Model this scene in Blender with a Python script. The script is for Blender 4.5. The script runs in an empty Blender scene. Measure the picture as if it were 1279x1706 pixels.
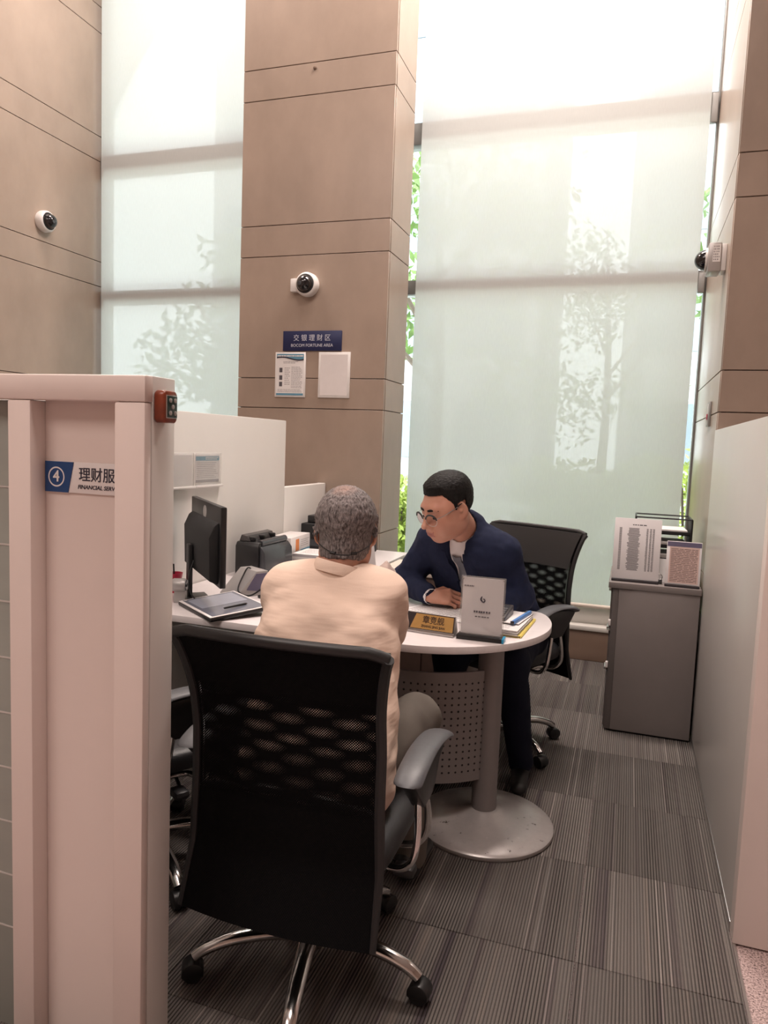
import bpy, bmesh, math, random
import numpy as np
from mathutils import Matrix, Vector, noise as mnoise
PI = math.pi
random.seed(7)
S = bpy.context.scene
COL = S.collection

# ------------------------------------------------------------------ camera
F_PX, YAW, PITCH, ROLL, CAM_H = 1214.6, math.radians(-18.453), math.radians(5.365), math.radians(2.212), 1.42
cd = bpy.data.cameras.new('camera')
cam = bpy.data.objects.new('camera', cd)
COL.objects.link(cam)
_fw = Vector((math.sin(YAW) * math.cos(PITCH), math.cos(YAW) * math.cos(PITCH), -math.sin(PITCH)))
_rt = Vector((math.cos(YAW), -math.sin(YAW), 0))
_up = _rt.cross(_fw)
_r2 = _rt * math.cos(ROLL) + _up * math.sin(ROLL)
_u2 = -_rt * math.sin(ROLL) + _up * math.cos(ROLL)
M = Matrix((( _r2.x, _u2.x, -_fw.x, 0), (_r2.y, _u2.y, -_fw.y, 0), (_r2.z, _u2.z, -_fw.z, CAM_H), (0, 0, 0, 1)))
cam.matrix_world = M
cd.sensor_fit = 'VERTICAL'
cd.sensor_height = 24.0
cd.lens = F_PX / 1706.0 * 24.0
cd.clip_start = 0.05
cd.clip_end = 200
S.camera = cam

# ------------------------------------------------------------------ sky, sun, ceiling lamps, exposure
w = bpy.data.worlds.new('sky')
S.world = w
w.use_nodes = True
bgn = w.node_tree.nodes['Background']
bgn.inputs['Color'].default_value = (0.92, 0.96, 1.0, 1)
bgn.inputs['Strength'].default_value = 7.4
sd = bpy.data.lights.new('sun', 'SUN')
sd.energy = 7.0
sd.angle = 0.02
sd.color = (1.0, 0.95, 0.84)
so = bpy.data.objects.new('sun', sd)
so.rotation_euler = Vector((-0.62, 0.10, -0.78)).to_track_quat('-Z', 'Y').to_euler()     # along the facade, high
COL.objects.link(so)

def ceiling_area(x, y, z, sx, sy, power, color):
    ld = bpy.data.lights.new('ceiling_lamp', 'AREA')
    ld.shape = 'RECTANGLE'
    ld.size, ld.size_y, ld.energy, ld.color = sx, sy, power, color
    lo = bpy.data.objects.new('ceiling_lamp', ld)
    lo.location = (x, y, z)
    COL.objects.link(lo)
WARM = (1.0, 0.86, 0.79)
ceiling_area(-2.6, -2.2, 5.5, 3.0, 2.0, 138, WARM)
ceiling_area(-0.5, 0.8, 5.5, 1.6, 0.8, 75, WARM)
ceiling_area(-3.3, 4.0, 5.5, 1.0, 0.8, 60, WARM)
ceiling_area(-0.6, 4.15, 5.5, 1.6, 0.5, 150, WARM)
S.view_settings.view_transform = 'Standard'
S.view_settings.look = 'None'
S.view_settings.gamma = 1.0
S.view_settings.use_curve_mapping = False
S.view_settings.exposure = 0.3
S.cycles.max_bounces = 8
S.cycles.diffuse_bounces = 4
S.cycles.glossy_bounces = 3
S.cycles.transmission_bounces = 6
S.cycles.transparent_max_bounces = 16
S.cycles.sample_clamp_indirect = 6.0
S.cycles.caustics_reflective = False
S.cycles.caustics_refractive = False

# ------------------------------------------------------------------ materials
def srgb(r, g, b):
    f = lambda c: (c / 255 / 12.92) if c / 255 <= 0.04045 else ((c / 255 + 0.055) / 1.055) ** 2.4
    return (f(r), f(g), f(b), 1)

class NT:
    def __init__(s, name):
        s.m = bpy.data.materials.new(name)
        s.m.use_nodes = True
        s.t = s.m.node_tree
        s.b = s.t.nodes['Principled BSDF']
        s.out = s.t.nodes['Material Output']
    def n(s, kind, **kw):
        x = s.t.nodes.new(kind)
        for k, v in kw.items():
            if k.startswith('i_'):
                x.inputs[k[2:].replace('_', ' ')].default_value = v
            else:
                setattr(x, k, v)
        return x
    def l(s, a, b):
        s.t.links.new(a, b)

def mat(name, col, rough=0.5, metal=0.0, var=0.0, nscale=20.0, bump=0.0, bscale=200.0, stretch=(1, 1, 1), spec=0.5, coat=0.0, coords='Object'):
    k = NT(name)
    b = k.b
    b.inputs['Base Color'].default_value = col
    b.inputs['Roughness'].default_value = rough
    b.inputs['Metallic'].default_value = metal
    b.inputs['Specular IOR Level'].default_value = spec
    b.inputs['Coat Weight'].default_value = coat
    tc = k.n('ShaderNodeTexCoord')
    mp = k.n('ShaderNodeMapping')
    mp.inputs['Scale'].default_value = stretch
    k.l(tc.outputs[coords], mp.inputs['Vector'])
    if var > 0:
        ns = k.n('ShaderNodeTexNoise', i_Scale=nscale, i_Detail=5.0, i_Roughness=0.6)
        k.l(mp.outputs[0], ns.inputs['Vector'])
        rp = k.n('ShaderNodeValToRGB')
        rp.color_ramp.elements[0].position = 0.3
        rp.color_ramp.elements[1].position = 0.7
        rp.color_ramp.elements[0].color = tuple(c * (1 - var) for c in col[:3]) + (1,)
        rp.color_ramp.elements[1].color = tuple(min(1, c * (1 + var)) for c in col[:3]) + (1,)
        k.l(ns.outputs['Fac'], rp.inputs[0])
        k.l(rp.outputs[0], b.inputs['Base Color'])
    if bump > 0:
        nb = k.n('ShaderNodeTexNoise', i_Scale=bscale, i_Detail=3.0)
        k.l(mp.outputs[0], nb.inputs['Vector'])
        bp = k.n('ShaderNodeBump', i_Strength=bump, i_Distance=0.002)
        k.l(nb.outputs['Fac'], bp.inputs['Height'])
        k.l(bp.outputs[0], b.inputs['Normal'])
    return k.m

M_STONE = mat('beige_stone', (0.365, 0.285, 0.230, 1), 0.30, var=0.10, nscale=3.2, bump=0.05, bscale=60, stretch=(1, 1, 0.6))
M_STONE2 = mat('brown_stone', (0.30, 0.21, 0.16, 1), 0.45, var=0.10, nscale=4)
M_JOINT = mat('stone_joint', (0.16, 0.11, 0.08, 1), 0.9, var=0.05)
M_PLASTER = mat('ceiling_paint', (0.80, 0.78, 0.76, 1), 0.9, var=0.02)
M_LOBBY = mat('lobby_wall', (0.62, 0.52, 0.46, 1), 0.7, var=0.03, nscale=2)
M_LAM = mat('white_laminate', (0.76, 0.66, 0.62, 1), 0.38, var=0.015, nscale=6, bump=0.01, bscale=90)
M_LAM2 = mat('ivory_laminate', (0.74, 0.72, 0.69, 1), 0.36, var=0.015, nscale=5, bump=0.01, bscale=90)
M_LAM3 = mat('grey_white_laminate', (0.56, 0.535, 0.51, 1), 0.28, var=0.015, nscale=5, bump=0.01, bscale=60)
M_DESK = mat('pale_desk_laminate', (0.74, 0.69, 0.69, 1), 0.32, var=0.04, nscale=30, stretch=(0.2, 3, 1))
M_GREY = mat('grey_painted_steel', (0.225, 0.20, 0.195, 1), 0.42, metal=0.15, var=0.03, nscale=30, bump=0.03, bscale=400)
M_CAB = mat('grey_cabinet_steel', (0.215, 0.19, 0.183, 1), 0.40, var=0.02, nscale=15, bump=0.03, bscale=500)
M_CABD = mat('dark_cabinet_edge', (0.12, 0.105, 0.10, 1), 0.45, var=0.02)
M_BASE = None
M_BLACK = mat('black_plastic', (0.012, 0.012, 0.013, 1), 0.38, var=0.05, nscale=40)
M_PAD = mat('armrest_pad', (0.085, 0.088, 0.096, 1), 0.42, var=0.08, nscale=60, bump=0.05, bscale=900)
M_BLACKM = mat('black_matt', (0.010, 0.010, 0.011, 1), 0.7, var=0.05, nscale=40)
M_LEATHER = mat('black_leather', (0.014, 0.014, 0.016, 1), 0.42, var=0.08, nscale=30, bump=0.25, bscale=350)
M_CHROME = mat('polished_aluminium', (0.62, 0.60, 0.59, 1), 0.16, metal=1.0, var=0.04, nscale=8)
M_STEEL = mat('brushed_steel', (0.55, 0.54, 0.53, 1), 0.3, metal=1.0, var=0.04, nscale=10)
M_SILVER = mat('silver_plastic', (0.42, 0.40, 0.39, 1), 0.35, metal=0.3, var=0.04)
M_WHITEP = mat('white_plastic', (0.78, 0.76, 0.74, 1), 0.35, var=0.02)
M_ALU = mat('window_frame_grey', (0.30, 0.30, 0.29, 1), 0.4, metal=0.2, var=0.03)
M_WFRAME = mat('white_window_sill', (0.72, 0.70, 0.66, 1), 0.35, var=0.02)
M_PAPER = mat('white_paper', (0.80, 0.78, 0.77, 1), 0.8, var=0.03, nscale=8)
M_PAPERD = mat('paper_edges', (0.62, 0.60, 0.58, 1), 0.85, var=0.12, nscale=60, stretch=(0.3, 0.3, 14))
M_PRINT = mat('printed_ink', (0.10, 0.09, 0.10, 1), 0.8, var=0.05)
M_PRINTG = mat('grey_print', (0.36, 0.34, 0.35, 1), 0.8, var=0.05)
M_PINKP = mat('pink_paper', (0.68, 0.50, 0.46, 1), 0.75, var=0.04)
M_GREYP = mat('grey_paper', (0.76, 0.735, 0.745, 1), 0.6, var=0.03, nscale=6)
M_BLUE = mat('navy_sign', (0.007, 0.014, 0.075, 1), 0.45, var=0.03)
M_BLUE2 = mat('sign_blue', (0.015, 0.06, 0.19, 1), 0.35, var=0.03)
M_SKYB = mat('poster_blue', (0.12, 0.30, 0.42, 1), 0.5, var=0.05)
M_SIGNW = mat('sign_white', (0.78, 0.74, 0.73, 1), 0.35, var=0.02)
M_LET = mat('sign_lettering', (0.62, 0.64, 0.72, 1), 0.5, var=0.02)
M_LETD = mat('dark_lettering', (0.03, 0.03, 0.05, 1), 0.5, var=0.02)
M_GOLD = mat('gold_plate', (0.56, 0.35, 0.12, 1), 0.38, metal=0.35, var=0.05, nscale=40, stretch=(1, 8, 1))
M_GOLDL = mat('engraved_lettering', (0.07, 0.04, 0.02, 1), 0.6, var=0.02)
M_DARKPL = mat('dark_plate', (0.03, 0.026, 0.03, 1), 0.3, var=0.04)
M_REDBR = mat('red_brown_plastic', (0.22, 0.045, 0.02, 1), 0.3, var=0.25, nscale=40)
M_KEYG = mat('green_black_keypad', (0.02, 0.05, 0.045, 1), 0.2, var=0.3, nscale=120)
M_RED = mat('red_plastic', (0.48, 0.02, 0.06, 1), 0.35, var=0.04)
M_ORANGE = mat('orange_print', (0.75, 0.25, 0.08, 1), 0.6, var=0.04)
M_BLUEC = mat('blue_binder_bar', (0.09, 0.25, 0.60, 1), 0.35, var=0.04)
M_CYAN = mat('cyan_plastic', (0.02, 0.30, 0.55, 1), 0.3, var=0.04)
M_YELLOW = mat('yellow_folder', (0.72, 0.58, 0.14, 1), 0.45, var=0.05)
M_BROWNB = mat('brown_board', (0.075, 0.042, 0.032, 1), 0.5, var=0.08)  # darkened so the low cabinet carries the shadow beneath the desk in its colour
M_SCREEN = mat('dark_glossy_screen', (0.16, 0.17, 0.21, 1), 0.08, var=0.05, nscale=3)
M_SMOKE = mat('smoked_plastic', (0.055, 0.058, 0.065, 1), 0.25, var=0.05)
M_GREYPL = mat('dark_grey_plastic', (0.06, 0.055, 0.055, 1), 0.35, var=0.05)
M_PURPLE = mat('violet_grey_plastic', (0.13, 0.115, 0.19, 1), 0.35, var=0.05)
M_CREAM = mat('cream_plastic', (0.70, 0.62, 0.54, 1), 0.5, var=0.04)
M_TISSUE = mat('crumpled_cloth', (0.48, 0.38, 0.34, 1), 0.9, var=0.15, nscale=30)
M_DOME = mat('smoked_dome', (0.008, 0.008, 0.010, 1), 0.05, var=0.2, nscale=30, coat=0.6)
M_GRASS = mat('outdoor_paving', (0.40, 0.42, 0.39, 1), 0.9, var=0.3, nscale=3)
M_BUILD = mat('pale_facade', (0.42, 0.41, 0.42, 1), 0.7, var=0.04, nscale=0.4)
M_BGLASS = mat('facade_glass', (0.16, 0.19, 0.22, 1), 0.15, var=0.1, nscale=0.6)
M_BARK = mat('bark', (0.12, 0.09, 0.07, 1), 0.9, var=0.3, nscale=12)

def leafmat(name, col):
    k = NT(name)
    k.b.inputs['Roughness'].default_value = 0.5
    oi = k.n('ShaderNodeTexCoord')
    ns = k.n('ShaderNodeTexNoise', i_Scale=5.0, i_Detail=3.0)
    k.l(oi.outputs['Object'], ns.inputs['Vector'])
    rp = k.n('ShaderNodeValToRGB')
    rp.color_ramp.elements[0].position = 0.3
    rp.color_ramp.elements[1].position = 0.7
    rp.color_ramp.elements[0].color = tuple(c * 0.55 for c in col[:3]) + (1,)
    rp.color_ramp.elements[1].color = col
    k.l(ns.outputs['Fac'], rp.inputs[0])
    k.l(rp.outputs[0], k.b.inputs['Base Color'])
    tr = k.n('ShaderNodeBsdfTranslucent')
    k.l(rp.outputs[0], tr.inputs[0])
    mx = k.n('ShaderNodeMixShader', i_Fac=0.35)
    k.l(k.b.outputs[0], mx.inputs[1])
    k.l(tr.outputs[0], mx.inputs[2])
    k.l(mx.outputs[0], k.out.inputs[0])
    return k.m
M_LEAF = leafmat('tree_leaf', (0.16, 0.26, 0.07, 1))
M_LEAF2 = leafmat('bright_shrub_leaf', (0.40, 0.50, 0.10, 1))

def glassmat(name, tint, fres=1.45, rough=0.0, base=0.0):
    """thin pane: what lies behind shows through, with a mirror-like sheen"""
    k = NT(name)
    tr = k.n('ShaderNodeBsdfTransparent')
    tr.inputs[0].default_value = tint
    gl = k.n('ShaderNodeBsdfGlossy', i_Roughness=rough)
    fr = k.n('ShaderNodeFresnel', i_IOR=fres) if fres > 1 else k.n('ShaderNodeValue')
    if fres <= 1:
        fr.outputs[0].default_value = fres
    mx = k.n('ShaderNodeMixShader')
    k.l(fr.outputs[0], mx.inputs[0])
    k.l(tr.outputs[0], mx.inputs[1])
    k.l(gl.outputs[0], mx.inputs[2])
    last = mx
    if base > 0:
        df = k.n('ShaderNodeBsdfDiffuse')
        df.inputs[0].default_value = (0.7, 0.7, 0.68, 1)
        m2 = k.n('ShaderNodeMixShader', i_Fac=base)
        k.l(mx.outputs[0], m2.inputs[1])
        k.l(df.outputs[0], m2.inputs[2])
        last = m2
    k.l(last.outputs[0], k.out.inputs[0])
    return k.m
M_GLASS = glassmat('window_glass', (0.93, 0.965, 0.955, 1))
M_ACRYL = glassmat('clear_acrylic', (0.97, 0.97, 0.97, 1), 0.05, 0.08, 0.08)
M_LENS = glassmat('spectacle_lens', (0.97, 0.97, 0.97, 1), 1.12, 0.0)
M_FROST = mat('frosted_glass', (0.33, 0.35, 0.32, 1), 0.35, var=0.05, nscale=2, stretch=(1, 1, 6))

def blindmat():
    k = NT('roller_blind_fabric')
    tc = k.n('ShaderNodeTexCoord')
    wv = k.n('ShaderNodeTexNoise', i_Scale=260.0, i_Detail=2.0)
    mp = k.n('ShaderNodeMapping')
    mp.inputs['Scale'].default_value = (1, 1, 0.08)
    k.l(tc.outputs['Object'], mp.inputs[0])
    k.l(mp.outputs[0], wv.inputs['Vector'])
    rp = k.n('ShaderNodeValToRGB')
    rp.color_ramp.elements[0].color = (0.775, 0.81, 0.795, 1)
    rp.color_ramp.elements[1].color = (0.855, 0.89, 0.875, 1)
    k.l(wv.outputs['Fac'], rp.inputs[0])
    df = k.n('ShaderNodeBsdfDiffuse')
    tl = k.n('ShaderNodeBsdfTranslucent')
    k.l(rp.outputs[0], df.inputs[0])
    k.l(rp.outputs[0], tl.inputs[0])
    m1 = k.n('ShaderNodeMixShader', i_Fac=0.52)
    k.l(df.outputs[0], m1.inputs[1])
    k.l(tl.outputs[0], m1.inputs[2])
    tr = k.n('ShaderNodeBsdfTransparent')
    m2 = k.n('ShaderNodeMixShader', i_Fac=0.03)
    k.l(m1.outputs[0], m2.inputs[1])
    k.l(tr.outputs[0], m2.inputs[2])
    k.l(m2.outputs[0], k.out.inputs[0])
    return k.m
M_BLIND = blindmat()

def carpetmat():
    """ribbed loop pile: ribs run along Y; colour bands differ from tile to tile"""
    k = NT('ribbed_carpet')
    tc = k.n('ShaderNodeTexCoord')
    oi = k.n('ShaderNodeObjectInfo')
    sx = k.n('ShaderNodeSeparateXYZ')
    k.l(tc.outputs['Object'], sx.inputs[0])
    # broad colour bands: noise over X only, offset per tile
    mul = k.n('ShaderNodeMath', operation='MULTIPLY_ADD')
    k.l(oi.outputs['Random'], mul.inputs[0])
    mul.inputs[1].default_value = 37.0
    k.l(sx.outputs['X'], mul.inputs[2])
    cx = k.n('ShaderNodeCombineXYZ')
    k.l(mul.outputs[0], cx.inputs['X'])
    n1 = k.n('ShaderNodeTexNoise', i_Scale=15.0, i_Detail=2.0, i_Roughness=0.7)
    k.l(cx.outputs[0], n1.inputs['Vector'])
    r1 = k.n('ShaderNodeValToRGB')
    e = r1.color_ramp.elements
    e[0].position, e[0].color = 0.32, (0.075, 0.062, 0.068, 1)
    e[1].position, e[1].color = 0.68, (0.21, 0.18, 0.158, 1)
    for p, c in ((0.42, (0.13, 0.113, 0.108, 1)), (0.5, (0.165, 0.148, 0.136, 1)), (0.58, (0.145, 0.132, 0.124, 1))):
        x = e.new(p)
        x.color = c
    k.l(n1.outputs['Fac'], r1.inputs[0])
    # ribs
    rib = k.n('ShaderNodeMath', operation='MULTIPLY')
    k.l(sx.outputs['X'], rib.inputs[0])
    rib.inputs[1].default_value = 2 * PI / 0.0092
    sn = k.n('ShaderNodeMath', operation='SINE')
    k.l(rib.outputs[0], sn.inputs[0])
    mr = k.n('ShaderNodeMapRange')
    mr.inputs['From Min'].default_value = -1.0
    mr.inputs['From Max'].default_value = 0.1
    k.l(sn.outputs[0], mr.inputs['Value'])
    # rib groove strength also varies over bands
    n2 = k.n('ShaderNodeTexNoise', i_Scale=9.0, i_Detail=1.0)
    c2 = k.n('ShaderNodeCombineXYZ')
    k.l(mul.outputs[0], c2.inputs['Y'])
    k.l(c2.outputs[0], n2.inputs['Vector'])
    m3 = k.n('ShaderNodeMapRange')
    m3.inputs['From Min'].default_value = 0.35
    m3.inputs['From Max'].default_value = 0.65
    m3.inputs['To Min'].default_value = 0.60
    m3.inputs['To Max'].default_value = 0.12
    k.l(n2.outputs['Fac'], m3.inputs['Value'])
    mm = k.n('ShaderNodeMapRange')
    k.l(mr.outputs[0], mm.inputs['Value'])
    k.l(m3.outputs[0], mm.inputs['To Min'])
    # fibre speckle
    n3 = k.n('ShaderNodeTexNoise', i_Scale=420.0, i_Detail=2.0)
    k.l(tc.outputs['Object'], n3.inputs['Vector'])
    m4 = k.n('ShaderNodeMapRange')
    m4.inputs['To Min'].default_value = 0.7
    m4.inputs['To Max'].default_value = 1.35
    k.l(n3.outputs['Fac'], m4.inputs['Value'])
    pr = k.n('ShaderNodeMath', operation='MULTIPLY')
    k.l(mm.outputs[0], pr.inputs[0])
    k.l(m4.outputs[0], pr.inputs[1])
    # thin pale yarn lines
    n4 = k.n('ShaderNodeTexNoise', i_Scale=75.0, i_Detail=0.0)
    c4 = k.n('ShaderNodeCombineXYZ')
    k.l(mul.outputs[0], c4.inputs['Z'])
    k.l(c4.outputs[0], n4.inputs['Vector'])
    m5 = k.n('ShaderNodeMapRange')
    m5.inputs['From Min'].default_value = 0.66
    m5.inputs['From Max'].default_value = 0.74
    m5.inputs['To Min'].default_value = 1.0
    m5.inputs['To Max'].default_value = 1.8
    k.l(n4.outputs['Fac'], m5.inputs['Value'])
    p2 = k.n('ShaderNodeMath', operation='MULTIPLY')
    k.l(pr.outputs[0], p2.inputs[0])
    k.l(m5.outputs[0], p2.inputs[1])
    tv = k.n('ShaderNodeMapRange')
    tv.inputs['To Min'].default_value = 0.78
    tv.inputs['To Max'].default_value = 1.25
    fr_ = k.n('ShaderNodeMath', operation='FRACT')
    m7 = k.n('ShaderNodeMath', operation='MULTIPLY')
    k.l(oi.outputs['Random'], m7.inputs[0])
    m7.inputs[1].default_value = 7.3
    k.l(m7.outputs[0], fr_.inputs[0])
    k.l(fr_.outputs[0], tv.inputs['Value'])
    p3_ = k.n('ShaderNodeMath', operation='MULTIPLY')
    k.l(p2.outputs[0], p3_.inputs[0])
    k.l(tv.outputs[0], p3_.inputs[1])
    p2 = p3_
    vm = k.n('ShaderNodeVectorMath', operation='SCALE')
    k.l(r1.outputs[0], vm.inputs[0])
    k.l(p2.outputs[0], vm.inputs['Scale'])
    k.l(vm.outputs[0], k.b.inputs['Base Color'])
    k.b.inputs['Roughness'].default_value = 0.95
    k.b.inputs['Specular IOR Level'].default_value = 0.1
    bp = k.n('ShaderNodeBump', i_Strength=0.6, i_Distance=0.003)
    k.l(sn.outputs[0], bp.inputs['Height'])
    k.l(bp.outputs[0], k.b.inputs['Normal'])
    return k.m
M_CARPET = carpetmat()

def granitemat():
    k = NT('speckled_granite')
    tc = k.n('ShaderNodeTexCoord')
    n1 = k.n('ShaderNodeTexNoise', i_Scale=170.0, i_Detail=4.0, i_Roughness=0.8)
    k.l(tc.outputs['Object'], n1.inputs['Vector'])
    r1 = k.n('ShaderNodeValToRGB')
    e = r1.color_ramp.elements
    e[0].position, e[0].color = 0.38, (0.06, 0.04, 0.045, 1)
    e[1].position, e[1].color = 0.56, (0.62, 0.48, 0.46, 1)
    x = e.new(0.46)
    x.color = (0.36, 0.27, 0.26, 1)
    k.l(n1.outputs['Fac'], r1.inputs[0])
    k.l(r1.outputs[0], k.b.inputs['Base Color'])
    k.b.inputs['Roughness'].default_value = 0.25
    return k.m
M_GRANITE = granitemat()

def wornmat():
    """the table foot: painted steel, chipped and scuffed near its rim"""
    k = NT('scuffed_grey_paint')
    tc = k.n('ShaderNodeTexCoord')
    n1 = k.n('ShaderNodeTexNoise', i_Scale=34.0, i_Detail=6.0, i_Roughness=0.75)
    k.l(tc.outputs['Object'], n1.inputs['Vector'])
    r1 = k.n('ShaderNodeValToRGB')
    e = r1.color_ramp.elements
    e[0].position, e[0].color = 0.34, (0.07, 0.055, 0.05, 1)
    e[1].position, e[1].color = 0.37, (0.40, 0.375, 0.365, 1)
    x = e.new(0.66)
    x.color = (0.44, 0.41, 0.40, 1)
    y = e.new(0.72)
    y.color = (0.58, 0.56, 0.54, 1)
    k.l(n1.outputs['Fac'], r1.inputs[0])
    k.l(r1.outputs[0], k.b.inputs['Base Color'])
    k.b.inputs['Roughness'].default_value = 0.3
    k.b.inputs['Metallic'].default_value = 0.25
    bp = k.n('ShaderNodeBump', i_Strength=0.15, i_Distance=0.002)
    k.l(n1.outputs['Fac'], bp.inputs['Height'])
    k.l(bp.outputs[0], k.b.inputs['Normal'])
    return k.m
M_BASE = wornmat()

def meshfabric(name, pitch, hole, zlo, zhi, pitch_y):
    """woven chair net: real openings between the threads inside the net zone, solid hem outside it"""
    k = NT(name)
    k.b.inputs['Base Color'].default_value = (0.004, 0.004, 0.0045, 1)
    k.b.inputs['Roughness'].default_value = 0.8
    k.b.inputs['Specular IOR Level'].default_value = 0.08
    tc = k.n('ShaderNodeTexCoord')
    sx = k.n('ShaderNodeSeparateXYZ')
    k.l(tc.outputs['UV'], sx.inputs[0])
    def wave(sock, ph, pitch):
        m = k.n('ShaderNodeMath', operation='MULTIPLY_ADD')
        k.l(sock, m.inputs[0])
        m.inputs[1].default_value = 2 * PI / pitch
        m.inputs[2].default_value = ph
        s = k.n('ShaderNodeMath', operation='SINE')
        k.l(m.outputs[0], s.inputs[0])
        return s.outputs[0]
    a = wave(sx.outputs['X'], 0.3, pitch)
    b = wave(sx.outputs['Y'], 0.0, pitch_y)
    pr = k.n('ShaderNodeMath', operation='MULTIPLY')
    k.l(a, pr.inputs[0])
    k.l(b, pr.inputs[1])
    gt = k.n('ShaderNodeMath', operation='GREATER_THAN')
    k.l(pr.outputs[0], gt.inputs[0])
    gt.inputs[1].default_value = hole
    z1 = k.n('ShaderNodeMath', operation='GREATER_THAN')
    k.l(sx.outputs['Y'], z1.inputs[0])
    z1.inputs[1].default_value = zlo
    z2 = k.n('ShaderNodeMath', operation='LESS_THAN')
    k.l(sx.outputs['Y'], z2.inputs[0])
    z2.inputs[1].default_value = zhi
    p1 = k.n('ShaderNodeMath', operation='MULTIPLY')
    k.l(gt.outputs[0], p1.inputs[0])
    k.l(z1.outputs[0], p1.inputs[1])
    p2 = k.n('ShaderNodeMath', operation='MULTIPLY')
    k.l(p1.outputs[0], p2.inputs[0])
    k.l(z2.outputs[0], p2.inputs[1])
    tr = k.n('ShaderNodeBsdfTransparent')
    mx = k.n('ShaderNodeMixShader')
    k.l(p2.outputs[0], mx.inputs[0])
    k.l(k.b.outputs[0], mx.inputs[1])
    k.l(tr.outputs[0], mx.inputs[2])
    k.l(mx.outputs[0], k.out.inputs[0])
    bp = k.n('ShaderNodeBump', i_Strength=0.3, i_Distance=0.001)
    k.l(pr.outputs[0], bp.inputs['Height'])
    k.l(bp.outputs[0], k.b.inputs['Normal'])
    return k.m
M_NETA = meshfabric('chair_net_rear', 0.0062, 0.56, 0.29, 0.565, 0.0062)
M_NETB = meshfabric('chair_net_front', 0.0066, 0.50, 0.29, 0.575, 0.0071)

def skinmat(name, col, lip):
    k = NT(name)
    tc = k.n('ShaderNodeTexCoord')
    n1 = k.n('ShaderNodeTexNoise', i_Scale=18.0, i_Detail=4.0)
    k.l(tc.outputs['Object'], n1.inputs['Vector'])
    r1 = k.n('ShaderNodeValToRGB')
    r1.color_ramp.elements[0].position = 0.3
    r1.color_ramp.elements[1].position = 0.7
    r1.color_ramp.elements[0].color = (col[0] * 0.94, col[1] * 0.84, col[2] * 0.82, 1)
    r1.color_ramp.elements[1].color = col
    k.l(n1.outputs['Fac'], r1.inputs[0])
    k.l(r1.outputs[0], k.b.inputs['Base Color'])
    k.b.inputs['Roughness'].default_value = 0.48
    k.b.inputs['Subsurface Weight'].default_value = 0.12
    k.b.inputs['Subsurface Radius'].default_value = (0.012, 0.004, 0.002)
    k.b.inputs['Subsurface Scale'].default_value = 0.5
    return k.m
M_SKIN = skinmat('officer_skin', (0.56, 0.30, 0.215, 1), None)
M_LIPS = mat('lips', (0.42, 0.17, 0.14, 1), 0.45, var=0.05, nscale=60)
M_SKIN2 = skinmat('customer_skin', (0.50, 0.27, 0.19, 1), None)
M_NAVY = mat('navy_suit_wool', (0.013, 0.018, 0.045, 1), 0.85, var=0.12, nscale=60, bump=0.2, bscale=900, spec=0.2)
M_GREYT = mat('grey_tie', (0.16, 0.17, 0.20, 1), 0.7, var=0.06, nscale=80, bump=0.2, bscale=700)
M_SHIRTW = mat('white_shirt', (0.78, 0.76, 0.78, 1), 0.8, var=0.02)
M_TROUS = mat('grey_green_trousers', (0.115, 0.100, 0.085, 1), 0.85, var=0.08, nscale=12, bump=0.2, bscale=700)
M_NTROUS = mat('navy_trousers', (0.009, 0.011, 0.024, 1), 0.85, var=0.1, nscale=20, bump=0.2, bscale=700, spec=0.2)
M_SHOE = mat('black_shoe', (0.012, 0.011, 0.011, 1), 0.4, var=0.1)
M_TAG = mat('blue_lanyard', (0.04, 0.09, 0.30, 1), 0.6, var=0.05)
M_EYE = mat('eyeball', (0.65, 0.6, 0.57, 1), 0.15, var=0.02)
M_IRIS = mat('iris', (0.02, 0.012, 0.008, 1), 0.15, var=0.1)

def shirtmat():
    k = NT('peach_polo_knit')
    tc = k.n('ShaderNodeTexCoord')
    mp = k.n('ShaderNodeMapping')
    mp.inputs['Scale'].default_value = (0.35, 0.5, 2.2)
    k.l(tc.outputs['Object'], mp.inputs[0])
    n1 = k.n('ShaderNodeTexNoise', i_Scale=9.0, i_Detail=3.0)
    k.l(mp.outputs[0], n1.inputs['Vector'])
    n2 = k.n('ShaderNodeTexNoise', i_Scale=420.0, i_Detail=2.0)
    k.l(tc.outputs['Object'], n2.inputs['Vector'])
    r1 = k.n('ShaderNodeValToRGB')
    r1.color_ramp.elements[0].color = (0.74, 0.56, 0.455, 1)
    r1.color_ramp.elements[1].color = (0.82, 0.64, 0.53, 1)
    k.l(n2.outputs['Fac'], r1.inputs[0])
    k.l(r1.outputs[0], k.b.inputs['Base Color'])
    k.b.inputs['Roughness'].default_value = 0.85
    k.b.inputs['Specular IOR Level'].default_value = 0.15
    bp = k.n('ShaderNodeBump', i_Strength=0.35, i_Distance=0.02)
    k.l(n1.outputs['Fac'], bp.inputs['Height'])
    k.l(bp.outputs[0], k.b.inputs['Normal'])
    return k.m
M_PEACH = shirtmat()

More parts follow.
